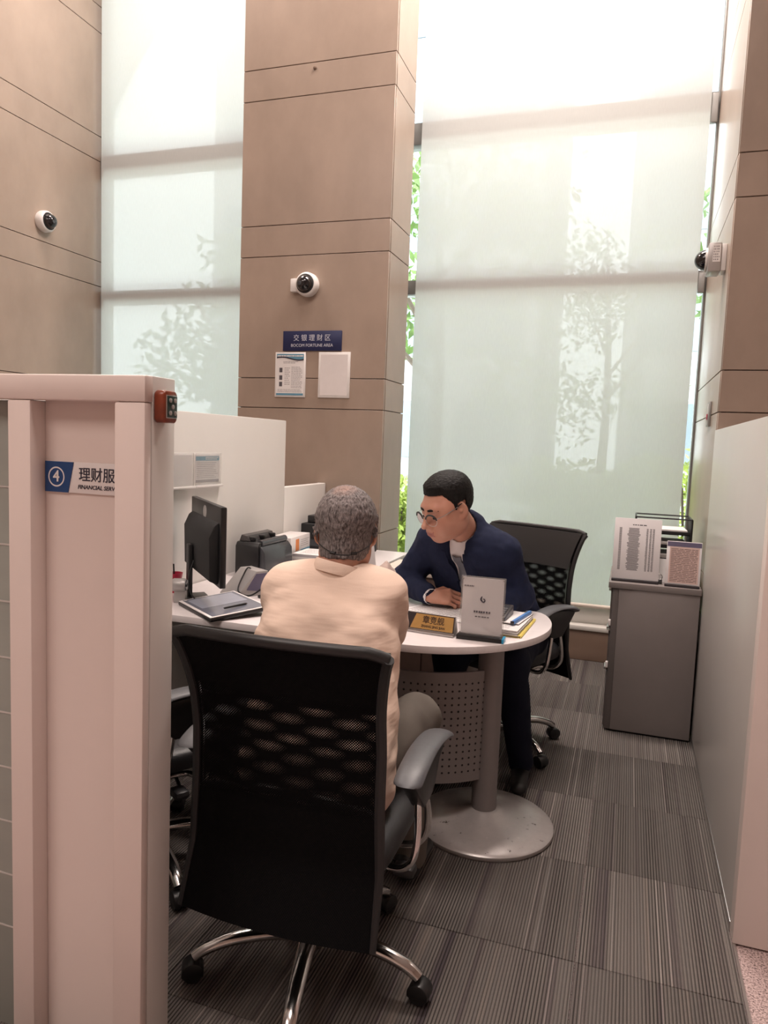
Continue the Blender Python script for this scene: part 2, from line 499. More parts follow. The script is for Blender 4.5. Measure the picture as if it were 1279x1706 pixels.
def hairmat(name, c0, c1, bald=None, spot=(0, 0, 0), rad=0.05, stretch=(60, 60, 8)):
    k = NT(name)
    tc = k.n('ShaderNodeTexCoord')
    mp = k.n('ShaderNodeMapping')
    mp.inputs['Scale'].default_value = stretch
    k.l(tc.outputs['Object'], mp.inputs[0])
    n1 = k.n('ShaderNodeTexNoise', i_Scale=4.0, i_Detail=4.0, i_Roughness=0.7)
    k.l(mp.outputs[0], n1.inputs['Vector'])
    r1 = k.n('ShaderNodeValToRGB')
    r1.color_ramp.elements[0].position = 0.36
    r1.color_ramp.elements[1].position = 0.66
    r1.color_ramp.elements[0].color = c0
    r1.color_ramp.elements[1].color = c1
    k.l(n1.outputs['Fac'], r1.inputs[0])
    col = r1.outputs[0]
    if bald:
        vd = k.n('ShaderNodeVectorMath', operation='DISTANCE')
        k.l(tc.outputs['Object'], vd.inputs[0])
        vd.inputs[1].default_value = spot
        n2 = k.n('ShaderNodeTexNoise', i_Scale=55.0, i_Detail=3.0)
        k.l(tc.outputs['Object'], n2.inputs['Vector'])
        ad = k.n('ShaderNodeMath', operation='MULTIPLY_ADD')
        k.l(n2.outputs['Fac'], ad.inputs[0])
        ad.inputs[1].default_value = rad * 0.9
        k.l(vd.outputs['Value'], ad.inputs[2])
        mr = k.n('ShaderNodeMapRange')
        mr.inputs['From Min'].default_value = rad * 0.75
        mr.inputs['From Max'].default_value = rad * 1.5
        mr.inputs['To Min'].default_value = 0.8
        mr.inputs['To Max'].default_value = 0.0
        k.l(ad.outputs[0], mr.inputs['Value'])
        mx = k.n('ShaderNodeMix', data_type='RGBA')
        k.l(mr.outputs[0], mx.inputs['Factor'])
        k.l(col, mx.inputs[6])
        mx.inputs[7].default_value = bald
        col = mx.outputs[2]
    k.l(col, k.b.inputs['Base Color'])
    k.b.inputs['Roughness'].default_value = 0.55
    k.b.inputs['Specular IOR Level'].default_value = 0.2
    bp = k.n('ShaderNodeBump', i_Strength=0.7, i_Distance=0.004)
    k.l(n1.outputs['Fac'], bp.inputs['Height'])
    k.l(bp.outputs[0], k.b.inputs['Normal'])
    return k.m
M_HAIRB = hairmat('black_hair', (0.004, 0.004, 0.004, 1), (0.014, 0.013, 0.0125, 1), stretch=(50, 12, 25))
M_HAIRG = hairmat('grey_hair', (0.055, 0.045, 0.044, 1), (0.34, 0.30, 0.295, 1), bald=(0.40, 0.25, 0.20, 1), spot=(-0.004, -0.065, 0.105), rad=0.042, stretch=(50, 50, 14))

# ------------------------------------------------------------------ mesh helpers
def finish(bm, mesh, angle=40):
    bm.to_mesh(mesh)
    bm.free()
    mesh.shade_smooth()
    mesh.set_sharp_from_angle(angle=math.radians(angle))

def obj(name, bm, material, parent=None, world=False, angle=40, mats=None):
    if world and parent is not None:
        bm.transform(parent.matrix_basis.inverted())
    me = bpy.data.meshes.new(name)
    finish(bm, me, angle)
    for m_ in (mats or [material]):
        me.materials.append(m_)
    o = bpy.data.objects.new(name, me)
    if parent is not None:
        o.parent = parent
    COL.objects.link(o)
    return o

def tag(o, label, cat, group=None):
    o['label'] = label
    o['category'] = cat
    if group:
        o['group'] = group
    return o

def thing(name, label, cat, loc=(0, 0, 0), rotz=0.0, group=None, rot=None):
    o = bpy.data.objects.new(name, None)
    o.empty_display_size = 0.1
    o.location = loc
    o.rotation_euler = rot if rot else (0, 0, rotz)
    mw = Matrix.Translation(loc) @ o.rotation_euler.to_matrix().to_4x4()
    o.matrix_basis = mw
    COL.objects.link(o)
    return tag(o, label, cat, group)

def structure(name, bm, material, parent=None):
    o = obj(name, bm, material, parent)
    if parent is None:
        o['kind'] = 'structure'
    return o

def dup(root, loc, rotz, label=None, group=None):
    r = root.copy()
    COL.objects.link(r)
    r.location = loc
    r.rotation_euler = (0, 0, rotz)
    if label:
        r['label'] = label
    if group:
        r['group'] = group
    for ch in list(root.children):
        c = ch.copy()
        COL.objects.link(c)
        c.parent = r
        for g in list(ch.children):
            d = g.copy()
            COL.objects.link(d)
            d.parent = c
    return r

def merge(bm, tmp):
    me = bpy.data.meshes.new('tmp')
    tmp.to_mesh(me)
    tmp.free()
    bm.from_mesh(me)
    bpy.data.meshes.remove(me)

def bx(bm, lo, hi, bevel=0.0, rot=None, seg=2):
    t = bmesh.new()
    bmesh.ops.create_cube(t, size=1.0)
    c = [(a + b) / 2 for a, b in zip(lo, hi)]
    s = [abs(b - a) for a, b in zip(lo, hi)]
    bmesh.ops.scale(t, vec=s, verts=t.verts)
    if bevel > 0:
        bmesh.ops.bevel(t, geom=list(t.edges), offset=min(bevel, min(s) * 0.45), segments=seg, affect='EDGES', profile=0.5)
    m = Matrix.Translation(c)
    if rot:
        m = m @ rot
    t.transform(m)
    merge(bm, t)
    return bm

def box(lo, hi, bevel=0.0, rot=None, seg=2):
    return bx(bmesh.new(), lo, hi, bevel, rot, seg)

def tube(bm, pts, r, n=10, caps=True, flat=None):
    """round bar along a polyline; r may be one radius or one per point; flat=(axis, factor) squashes the section"""
    pts = [Vector(p) for p in pts]
    rs = [r] * len(pts) if isinstance(r, (int, float)) else list(r)
    t0 = (pts[1] - pts[0]).normalized()
    ref = Vector((0, 0, 1)) if abs(t0.z) < 0.9 else Vector((1, 0, 0))
    nrm = t0.cross(ref).normalized()
    rings = []
    for i, p in enumerate(pts):
        a = pts[max(0, i - 1)]
        b = pts[min(len(pts) - 1, i + 1)]
        t = (b - a).normalized()
        nrm = (nrm - t * nrm.dot(t)).normalized()
        bi = t.cross(nrm)
        ring = []
        for k in range(n):
            an = 2 * PI * k / n
            off = nrm * math.cos(an) * rs[i] + bi * math.sin(an) * rs[i]
            if flat:
                ax = Vector(flat[0])
                off = off - ax * off.dot(ax) * (1 - flat[1])
            ring.append(bm.verts.new(p + off))
        rings.append(ring)
    for a, b in zip(rings, rings[1:]):
        for k in range(n):
            bm.faces.new((a[k], a[(k + 1) % n], b[(k + 1) % n], b[k]))
    if caps:
        bm.faces.new(rings[0][::-1])
        bm.faces.new(rings[-1])
    return bm

def smooth_path(pts, n=6):
    """Catmull-Rom through the points"""
    P = [Vector(p) for p in pts]
    P = [P[0] * 2 - P[1]] + P + [P[-1] * 2 - P[-2]]
    out = []
    for i in range(1, len(P) - 2):
        for k in range(n):
            t = k / n
            out.append(0.5 * ((2 * P[i]) + (P[i + 1] - P[i - 1]) * t + (2 * P[i - 1] - 5 * P[i] + 4 * P[i + 1] - P[i + 2]) * t * t + (3 * P[i] - P[i - 1] - 3 * P[i + 1] + P[i + 2]) * t ** 3))
    out.append(P[-2])
    return out

def lathe(bm, prof, n=32, center=(0, 0, 0), rot=None):
    """profile of (radius, height) turned about Z"""
    m = Matrix.Translation(center) @ (rot if rot else Matrix())
    rings = []
    for r, z in prof:
        if r < 1e-6:
            rings.append([bm.verts.new(m @ Vector((0, 0, z)))])
        else:
            rings.append([bm.verts.new(m @ Vector((r * math.cos(2 * PI * k / n), r * math.sin(2 * PI * k / n), z))) for k in range(n)])
    for a, b in zip(rings, rings[1:]):
        for k in range(n):
            k2 = (k + 1) % n
            if len(a) == 1 and len(b) == 1:
                continue
            if len(a) == 1:
                bm.faces.new((a[0], b[k2], b[k]))
            elif len(b) == 1:
                bm.faces.new((a[k], a[k2], b[0]))
            else:
                bm.faces.new((a[k], a[k2], b[k2], b[k]))
    if len(rings[0]) > 1:
        bm.faces.new(rings[0][::-1])
    if len(rings[-1]) > 1:
        bm.faces.new(rings[-1])
    bmesh.ops.recalc_face_normals(bm, faces=bm.faces)
    return bm

def prism(bm, outline, axis, a, b, bevel=0.0):
    """closed outline (2-D) pushed out along an axis from a to b. axis 'z': outline is (x,y); 'x': (y,z); 'y': (x,z)"""
    t = bmesh.new()
    def p3(u, v, w_):
        return {'z': (u, v, w_), 'x': (w_, u, v), 'y': (u, w_, v)}[axis]
    A = [t.verts.new(p3(u, v, a)) for u, v in outline]
    B = [t.verts.new(p3(u, v, b)) for u, v in outline]
    n = len(outline)
    t.faces.new(A)
    t.faces.new(B[::-1])
    for k in range(n):
        t.faces.new((A[k], B[k], B[(k + 1) % n], A[(k + 1) % n]))
    bmesh.ops.recalc_face_normals(t, faces=t.faces)
    if bevel > 0:
        es = [e for e in t.edges if len(e.link_faces) == 2 and e.calc_face_angle(0) > 0.9]
        bmesh.ops.bevel(t, geom=es, offset=bevel, segments=2, affect='EDGES', profile=0.5)
    merge(bm, t)
    return bm

def quad(bm, a, b, c, d):
    bm.faces.new([bm.verts.new(p) for p in (a, b, c, d)])

def text(name, body, size, material, parent, loc, rot=(PI / 2, 0, 0), align='CENTER', bold=0.0, depth=0.0004, spacing=1.0, shear=0.0, width=None):
    c = bpy.data.curves.new('tmp_text', 'FONT')
    c.body = body
    c.size = size
    c.align_x = align
    c.align_y = 'CENTER'
    c.offset = bold
    c.extrude = depth
    c.resolution_u = 3
    c.space_character = spacing
    c.shear = shear
    o = bpy.data.objects.new('tmp_text', c)
    COL.objects.link(o)
    bpy.context.view_layer.update()
    me = bpy.data.meshes.new_from_object(o.evaluated_get(bpy.context.evaluated_depsgraph_get()))
    COL.objects.unlink(o)
    bpy.data.objects.remove(o)
    bpy.data.curves.remove(c)
    me.materials.clear()
    me.materials.append(material)
    if width and len(me.vertices):
        xs = [v.co.x for v in me.vertices]
        f = width / (max(xs) - min(xs))
        me.transform(Matrix.Diagonal((f, 1, 1, 1)))
    me.transform(Matrix.Translation(loc) @ Matrix.Rotation(rot[2], 4, 'Z') @ Matrix.Rotation(rot[1], 4, 'Y') @ Matrix.Rotation(rot[0], 4, 'X'))
    me.name = name
    q = bpy.data.objects.new(name, me)
    q.parent = parent
    COL.objects.link(q)
    return q

def text_bars(bm, x0, x1, z0, z1, rows, y, fill=0.55, rnd=None, ragged=0.25, word=(0.006, 0.02)):
    """rows of illegible print as broken thin bars on a sheet that faces -Y"""
    rnd = rnd or random
    h = (z1 - z0) / rows
    for r in range(rows):
        z = z1 - (r + 0.5) * h
        x = x0
        end = x1 - rnd.random() * ragged * (x1 - x0)
        while x < end:
            wd = min(rnd.uniform(*word), x1 - x)
            bx(bm, (x, y - 0.0002, z - h * fill / 2), (x + wd, y, z + h * fill / 2))
            x += wd + rnd.uniform(0.0015, 0.004)
    return bm

def logo(bm, cx, cz, r, y, d=0.0006):
    """the bank's round mark: a stem running into an open bowl, facing -Y"""
    def arc(a0, a1, ri, ro, ox=0, oz=0, n=20):
        out = [(cx + ox + ro * math.cos(a0 + (a1 - a0) * i / n), cz + oz + ro * math.sin(a0 + (a1 - a0) * i / n)) for i in range(n + 1)]
        inn = [(cx + ox + ri * math.cos(a0 + (a1 - a0) * i / n), cz + oz + ri * math.sin(a0 + (a1 - a0) * i / n)) for i in range(n, -1, -1)]
        return out + inn
    prism(bm, arc(math.radians(-200), math.radians(95), r * 0.32, r * 0.62, r * 0.22, -r * 0.25), 'y', y - d, y)
    prism(bm, [(cx - r * 0.72, cz + r * 0.25), (cx - r * 0.36, cz + r * 0.95), (cx - r * 0.08, cz + r * 0.95), (cx - r * 0.38, cz + r * 0.1), (cx - r * 0.30, cz - r * 0.5), (cx - r * 0.62, cz - r * 0.3)], 'y', y - d, y)
    return bm

# ------------------------------------------------------------------ the setting
fl = structure('floor', box((-6, -6, -0.12), (5, 5.3, -0.006)), M_GRANITE)
TX = [-3.603, -3.096, -2.589, -2.082, -1.575, -1.068, -0.561, -0.054, 0.376]
TY = [0.983 + 0.507 * k for k in range(8)] + [5.06]
_tm = {}
def carpet_tile(x0, x1, y0, y1):
    key = (round(x1 - x0, 3), round(y1 - y0, 3))
    if key not in _tm:
        g = 0.0007
        me = bpy.data.meshes.new('carpet_tile')
        finish(box((-(x1 - x0) / 2 + g, -(y1 - y0) / 2 + g, -0.006), ((x1 - x0) / 2 - g, (y1 - y0) / 2 - g, 0.0), 0.0015, seg=1), me)
        me.materials.append(M_CARPET)
        _tm[key] = me
    o = bpy.data.objects.new('carpet_tile', _tm[key])
    o.parent = fl
    o.location = ((x0 + x1) / 2, (y0 + y1) / 2, 0)
    COL.objects.link(o)
for i in range(len(TX) - 1):
    for j in range(len(TY) - 1):
        carpet_tile(TX[i], TX[i + 1], TY[j], TY[j + 1])
E_ = structure('trim_1', box((0.377, 0.98, -0.006), (0.385, 2.25, 0.001)), M_STEEL)

ZJ = [0.0, 0.633, 0.832, 1.632, 1.831, 2.629, 2.830, 3.629, 3.826, 4.63, 4.83, 5.6]
G = 0.0025
def panels(wall, face, plane, u0, u1, split=(), out=1, mtl=None):
    """stone slabs on a face. face 'y': plane is Y, u runs along X; face 'x': plane is X, u runs along Y. out: sign of the outward normal"""
    us = [u0] + list(split) + [u1]
    for a, b in zip(us, us[1:]):
        for z0, z1 in zip(ZJ, ZJ[1:]):
            lo, hi = sorted((plane, plane - out * 0.02))
            if face == 'y':
                p = box((a + G, lo, z0 + G), (b - G, hi, z1 - G), 0.0012, seg=1)
            else:
                p = box((lo, a + G, z0 + G), (hi, b - G, z1 - G), 0.0012, seg=1)
            obj('stone_panel', p, mtl or M_STONE, wall)

wl = structure('wall_left', box((-4.6, -6, 0), (-4.297, 5.3, 5.6)), M_JOINT)
panels(wl, 'x', -4.28, -6, 5.3, (-3.6, -1.2, 1.2, 3.0), out=1)
wm = structure('wall_middle', box((-2.569, 4.492, 0), (-1.540, 4.90, 5.6)), M_JOINT)
panels(wm, 'y', 4.475, -2.586, -1.523, out=-1)
panels(wm, 'x', -1.523, 4.498, 4.90, out=1)
panels(wm, 'x', -2.586, 4.498, 4.90, out=-1)
ab = bmesh.new()
lathe(ab, [(0.012, 0), (0.012, 0.004), (0.006, 0.007), (0, 0.007)], 10, (-2.072, 4.475, 3.79), Matrix.Rotation(PI / 2, 4, 'X'))
obj('anchor_plug', ab, M_JOINT, wm)
wr = structure('wall_right', box((0.40, 3.877, 0), (5.0, 5.4, 5.6)), M_JOINT)
panels(wr, 'y', 3.86, 0.383, 5.0, (1.6, 2.8), out=-1)
panels(wr, 'x', 0.383, 3.883, 5.4, out=-1)
structure('wall_rear', box((-6, -6.2, 0), (5, -6, 5.6)), M_LOBBY)
structure('wall_lobby', box((5.0, -6.2, 0), (5.2, 5.4, 5.6)), M_LOBBY)
structure('ceiling', box((-6, -6.2, 5.6), (5.2, 5.5, 5.9)), M_PLASTER)
for n_, (x0, x1) in enumerate(((-4.28, -2.055), (-2.055, 0.383))):
    structure('baseboard_%s' % ('left' if n_ == 0 else 'right'), box((x0, 5.065, 0), (x1, 5.3, 0.207), 0.002), M_STONE2)

def window(n, x0, x1):
    b = box((x0, 5.04, 0.209), (x1, 5.30, 0.242), 0.006)
    wn = structure('window_%d' % n, b, M_WFRAME)
    f = bmesh.new()
    bx(f, (x0, 5.14, 0.242), (x1, 5.26, 0.35), 0.004)
    obj('window_frame', f, M_WFRAME, wn)
    for xa, xb in ((x0, x0 + 0.012), (x1 - 0.012, x1)):
        obj('window_frame', box((xa, 5.16, 0.35), (xb, 5.26, 5.6), 0.003), M_ALU, wn)
    obj('window_frame', box((x0 + 0.012, 5.16, 5.5), (x1 - 0.012, 5.26, 5.6), 0.003), M_ALU, wn)
    zs = [0.35, 2.545, 3.605, 5.5]
    for z, h in ((2.545, 0.05), (3.605, 0.075)):
        obj('transom', box((x0 + 0.012, 5.145, z - h), (x1 - 0.012, 5.265, z + h), 0.004), M_ALU, wn)
        for xa in (x0 + 0.012, x1 - 0.052):
            obj('transom_bracket', box((xa, 5.115, z - h - 0.045), (xa + 0.04, 5.145, z + h - 0.02), 0.004), M_ALU, wn)
    for a, b_ in zip(zs, zs[1:]):
        obj('pane', box((x0 + 0.012, 5.205, a + 0.05 if a > 0.4 else a), (x1 - 0.012, 5.213, b_ - 0.05)), M_GLASS, wn)
window(1, -4.28, -2.055)
window(2, -2.055, 0.383)

def roller_blind(x0, x1, zb, label):
    t = thing('roller_blind', label, 'blind', ((x0 + x1) / 2, 5.10, zb))
    bm = bmesh.new()
    nx, nz = 24, 60
    g = []
    for j in range(nz + 1):
        z = zb + (5.44 - zb) * j / nz
        g.append([bm.verts.new((x0 + (x1 - x0) * i / nx, 5.10 + 0.0016 * math.sin(i * 1.7 + j * 0.13) * (1 - j / nz), z)) for i in range(nx + 1)])
    for a, b in zip(g, g[1:]):
        for i in range(nx):
            bm.faces.new((a[i], a[i + 1], b[i + 1], b[i]))
    obj('fabric', bm, M_BLIND, t, True)
    r = bmesh.new()
    tube(r, [(x0, 5.10, zb - 0.004), (x1, 5.10, zb - 0.004)], 0.014, 12)
    obj('bottom_rail', r, M_CREAM, t, True)
    r = bmesh.new()
    tube(r, [(x0, 5.10, 5.47), (x1, 5.10, 5.47)], 0.03, 12)
    obj('roller_tube', r, M_ALU, t, True)
    for xa in (x0, x1):
        obj('bracket', box((xa - 0.004, 5.06, 5.43), (xa + 0.004, 5.14, 5.60)), M_ALU, t, True)
roller_blind(-4.246, -2.62, 0.375, 'tall pale roller blind over the window left of the stone pier')
roller_blind(-1.530, 0.328, 0.375, 'wide pale roller blind behind the man in the navy suit')

# ------------------------------------------------------------------ outside
structure('ground', box((-40, 5.5, -0.5), (40, 60, -0.35)), M_GRASS)
def foliage(bm, blobs, n, size, rnd):
    for _ in range(n):
        c, r = rnd.choice(blobs)
        while True:
            p = Vector((rnd.uniform(-1, 1), rnd.uniform(-1, 1), rnd.uniform(-1, 1)))
            if 0.35 < p.length < 1:
                break
        p = Vector((c[0] + p.x * r[0], c[1] + p.y * r[1], c[2] + p.z * r[2]))
        u = Vector((rnd.uniform(-1, 1), rnd.uniform(-1, 1), rnd.uniform(-1, 1))).normalized()
        v = u.orthogonal().normalized()
        s = size * rnd.uniform(0.6, 1.3)
        vs = [bm.verts.new(p + q) for q in (-u * s, v * s * 0.45, u * s, -v * s * 0.45)]
        bm.faces.new(vs)
def tree(x, y, h, r, label, seed, n=1500, leaf=0.11):
    rnd = random.Random(seed)
    t = thing('tree', label, 'tree', (x, y, -0.35), group=None)
    bm = bmesh.new()
    tube(bm, smooth_path([(x, y, -0.35), (x + 0.08, y, h * 0.35), (x - 0.05, y + 0.1, h * 0.75)], 4), [0.13 - 0.01 * i for i in range(9)], 8)
    for k in range(5):
        a = k * 1.3 + seed
        z0 = h * (0.35 + 0.08 * k)
        tube(bm, [(x, y, z0), (x + math.cos(a) * r * 0.6, y + math.sin(a) * r * 0.6, z0 + h * 0.18)], [0.05, 0.02], 6)
    obj('trunk', bm, M_BARK, t, True)
    bm = bmesh.new()
    blobs = [((x + rnd.uniform(-1, 1) * r * 0.6, y + rnd.uniform(-1, 1) * r * 0.6, h * rnd.uniform(0.3, 0.88)), (r * rnd.uniform(0.35, 0.6),) * 2 + (h * rnd.uniform(0.08, 0.14),)) for _ in range(12)]
    foliage(bm, blobs, n, leaf, rnd)
    c = obj('crown', bm, M_LEAF, t, True)
    c['kind'] = 'stuff'
tree(-2.9, 10.8, 6.6, 2.0, 'leafy tree outside, seen dimly through the blind left of centre', 3)
tree(1.9, 10.5, 5.6, 1.6, 'leafy tree outside, beside the right edge of the wide blind', 5)
tree(-7.4, 12.5, 6.0, 1.8, 'leafy tree outside, behind the stone pier', 8)
tree(-0.7, 18.0, 7.2, 1.9, 'taller leafy tree outside, standing in the gap between two buildings', 12)
def shrub(x, y, rx, h, label, seed, n=2600, leaf=0.05, m_=None):
    rnd = random.Random(seed)
    t = thing('shrub', label, 'shrub', (x, y, -0.35))
    bm = bmesh.new()
    for k in range(7):
        a = k * 0.9 + seed
        tube(bm, [(x, y, -0.35), (x + math.cos(a) * rx * 0.5, y + math.sin(a) * rx * 0.4, h * 0.7)], [0.018, 0.008], 6)
    obj('stem', bm, M_BARK, t, True)
    bm = bmesh.new()
    blobs = [((x + rnd.uniform(-1, 1) * rx * 0.65, y + rnd.uniform(-1, 1) * rx * 0.4, -0.35 + (h + 0.35) * rnd.uniform(0.2, 0.85)), (rx * 0.4, rx * 0.35, h * 0.17)) for _ in range(14)]
    foliage(bm, blobs, n, leaf, rnd)
    c = obj('leaves', bm, m_ or M_LEAF2, t, True)
    c['kind'] = 'stuff'
shrub(-0.35, 7.6, 1.0, 1.75, 'rounded shrub close outside the wide blind', 2, 3600, 0.055)
shrub(0.55, 6.5, 0.42, 1.65, 'yellow-green bush glimpsed right of the wide blind', 4, 2400, 0.045)
shrub(-2.15, 6.9, 0.42, 1.2, 'yellow-green bush glimpsed left of the wide blind', 6, 2000, 0.045)
def building(x0, x1, y0, h, label, rows):
    t = thing('office_building', label, 'building', ((x0 + x1) / 2, y0, -0.4))
    obj('facade', box((x0, y0, -0.4), (x1, y0 + 8, h)), M_BUILD, t, True)
    n = max(2, int((x1 - x0) / 2.4))
    dx = (x1 - x0) / n
    for r in range(rows):
        for k in range(n):
            z = 1.0 + r * 3.4
            obj('window', box((x0 + k * dx + 0.45, y0 - 0.06, z), (x0 + (k + 1) * dx - 0.45, y0 - 0.001, z + 1.9)), M_BGLASS, t, True)
building(-15.0, -3.1, 24, 46, 'pale office block seen dimly through the blind, left of the sky gap', 12)
building(-0.45, 15.0, 23, 46, 'pale office block seen dimly through the blind, right of the sky gap', 12)

# ------------------------------------------------------------------ cubicle partitions
def part(name, bm, material, t):
    return obj(name, bm, material, t, True)

fp = thing('cubicle_divider', 'white counter-end divider with a sunken sign niche, nearest the camera', 'partition', (-1.08, 1.28, 0))
part('front_post', box((-0.990, 1.227, 0), (-0.916, 1.250, 1.483), 0.005), M_LAM, fp)
part('side_panel', box((-0.931, 1.2505, 0), (-0.916, 1.328, 1.537), 0.003), M_LAM2, fp)
part('front_post', box((-1.2645, 1.227, 0), (-1.203, 1.328, 1.483), 0.005), M_LAM, fp)
part('top_rail', box((-2.1, 1.227, 1.4835), (-0.916, 1.256, 1.537), 0.005), M_LAM, fp)
part('top_cap', box((-2.1, 1.2565, 1.492), (-0.9315, 1.328, 1.537), 0.004), M_LAM, fp)
part('back_panel', box((-1.2025, 1.270, 0), (-0.9315, 1.3275, 1.4915), 0.0), M_LAM, fp)
part('frosted_panel', box((-2.1, 1.269, 0.0), (-1.265, 1.283, 1.483), 0.001), M_FROST, fp)
for k in range(9):
    part('frost_line', box((-2.1, 1.2678, 0.25 + k * 0.13), (-1.265, 1.2688, 0.254 + k * 0.13)), M_LAM3, fp)

sg = thing('counter_sign', 'blue and white counter sign numbered 4 in the divider niche', 'sign', (-1.0785, 1.2695, 1.322))
bm = box((-0.135, -0.004, -0.037), (0.135, 0, 0.037), 0.0015)
obj('sign_plate', bm, M_SIGNW, sg)
bm = bmesh.new()
prism(bm, [(-0.134, -0.0365), (-0.066, -0.0365), (-0.050, 0.0365), (-0.134, 0.0365)], 'y', -0.0056, -0.0042)
obj('blue_field', bm, M_BLUE2, sg)
bm = bmesh.new()
ro, ri = 0.0240, 0.0205
for k in range(40):
    a, b = 2 * PI * k / 40, 2 * PI * (k + 1) / 40
    quad(bm, *[(-0.100 + r * math.cos(c), -0.0060, r * math.sin(c)) for r, c in ((ri, a), (ro, a), (ro, b), (ri, b))])
obj('ring', bm, M_SIGNW, sg)
text('numeral', '4', 0.038, M_SIGNW, sg, (-0.100, -0.0062, 0.0003), bold=0.0006)
text('lettering', '理财服务', 0.036, M_LETD, sg, (0.033, -0.0046, 0.0065), bold=0.0002, width=0.136)
text('lettering', 'FINANCIAL SERVICE', 0.0135, M_LETD, sg, (0.024, -0.0046, -0.0215), bold=0.00015, shear=0.2, width=0.126)

al = thing('alarm_keypad', 'red-brown alarm keypad with round buttons on the divider end', 'alarm', (-0.916, 1.276, 1.477))
bm = bmesh.new()
prism(bm, [(-0.026, -0.030), (-0.018, -0.036), (0.018, -0.036), (0.026, -0.030), (0.026, 0.030), (0.018, 0.036), (-0.018, 0.036), (-0.026, 0.030)], 'x', 0.0, 0.030, 0.006)
obj('housing', bm, M_REDBR, al)
obj('keypad_rim', box((0.0295, -0.020, -0.026), (0.032, 0.020, 0.026), 0.004), M_STEEL, al)
obj('keypad', box((0.0315, -0.018, -0.024), (0.0335, 0.018, 0.024), 0.003), M_KEYG, al)
for y_, z_ in ((-0.009, 0.014), (0.009, 0.014), (0, 0), (-0.009, -0.014), (0.009, -0.014)):
    b = bmesh.new()
    lathe(b, [(0.0052, 0), (0.0052, 0.002), (0.0035, 0.003), (0, 0.003)], 14, (0.0333, y_, z_), Matrix.Rotation(PI / 2, 4, 'Y'))
    obj('button', b, M_SILVER, al)

for root_ in (sg, al):
    for ch_ in root_.children:
        ch_.data.transform(Matrix.Scale(0.9, 4))

lp = thing('cubicle_divider', 'long ivory divider with a stepped far end along the desk', 'partition', (-1.935, 3.0, 0))
part('tall_panel', box((-1.96, 1.48, 0), (-1.91, 3.867, 1.53), 0.004), M_LAM2, lp)
part('low_panel', box((-1.96, 3.8675, 0), (-1.91, 4.455, 1.142), 0.004), M_LAM2, lp)
part('end_cap', box((-1.962, 4.4555, 0), (-1.908, 4.470, 1.144), 0.002), M_LAM3, lp)

rp = thing('cubicle_divider', 'grey-white divider wall on the far right side of the carpet', 'partition', (0.396, 3.05, 0))
part('panel', box((0.376, 2.312, 0.03), (0.416, 3.852, 1.545), 0.003), M_LAM3, rp)
part('kick_strip', box((0.374, 2.312, 0), (0.416, 3.852, 0.0295), 0.002), M_STEEL, rp)
part('end_post', box((0.376, 2.25, 0), (0.95, 2.3115, 1.545), 0.003), M_LAM, rp)

# ------------------------------------------------------------------ things on the stone walls
def dome_camera(name_label, loc, rot, box_side):
    t = thing('security_camera', name_label, 'camera', loc, rot=rot)
    # local: wall at y=0, pointing to -y
    R = Matrix.Rotation(PI / 2, 4, 'X')
    if box_side:
        obj('mount_box', box((-0.115, -0.045, -0.045), (-0.02, 0, 0.04), 0.006), M_WHITEP, t)
    bm = bmesh.new()
    lathe(bm, [(0.074, 0), (0.078, 0.012), (0.076, 0.05), (0.070, 0.060), (0.061, 0.064)], 36, (0, 0, 0), R)
    obj('housing', bm, M_WHITEP, t)
    bm = bmesh.new()
    lathe(bm, [(0.062, 0.0635), (0.060, 0.068), (0.052, 0.070)], 36, (0, 0, 0), R)
    obj('bezel', bm, M_BLACK, t)
    bm = bmesh.new()
    lathe(bm, [(0.0525 * math.cos(a), 0.069 + 0.05 * math.sin(a)) for a in [PI / 2 * k / 10 for k in range(10)]] + [(0, 0.119)], 32, (0, 0, 0), R)
    dm = obj('dome', bm, M_DOME, t)
    bm = bmesh.new()
    lathe(bm, [(0.014, 0), (0.014, 0.005), (0.009, 0.006), (0, 0.004)], 16, (-0.012, -0.1145, -0.008), R)
    obj('lens', bm, M_SMOKE, dm)
    return t
dome_camera('white dome camera with black eye above the blue sign', (-2.072, 4.475, 2.432), (0, 0, 0), True)
dome_camera('white dome camera high on the left stone wall', (-4.28, 4.50, 2.972), (0, 0, PI / 2), False)
cr = thing('security_camera', 'dome camera on a deep grey box at the right stone pier', 'camera', (0.383, 4.08, 2.405))
obj('wall_plate', box((-0.025, -0.05, -0.07), (0, 0.06, 0.06), 0.004), M_WHITEP, cr)
obj('mount_box', box((-0.085, -0.065, -0.075), (-0.0255, 0.065, 0.065), 0.006), M_SILVER, cr)
obj('paper_label', box((-0.065, -0.0665, -0.03), (-0.03, -0.0655, 0.055)), M_PAPER, cr)
bm = bmesh.new()
text_bars(bm, -0.062, -0.034, -0.025, 0.05, 6, -0.0667, word=(0.003, 0.008))
obj('printed_lines', bm, M_PRINTG, cr)
bm = bmesh.new()
lathe(bm, [(0.052 * math.cos(a), 0.086 + 0.058 * math.sin(a)) for a in [PI / 2 * k / 10 for k in range(10)]] + [(0, 0.144)], 32, (0, 0, -0.005), Matrix.Rotation(-PI / 2, 4, 'Y'))
obj('dome', bm, M_DOME, cr)
bm = bmesh.new()
lathe(bm, [(0.058, 0.0855), (0.058, 0.094), (0.053, 0.096)], 32, (0, 0, -0.005), Matrix.Rotation(-PI / 2, 4, 'Y'))
obj('bezel', bm, M_WHITEP, cr)

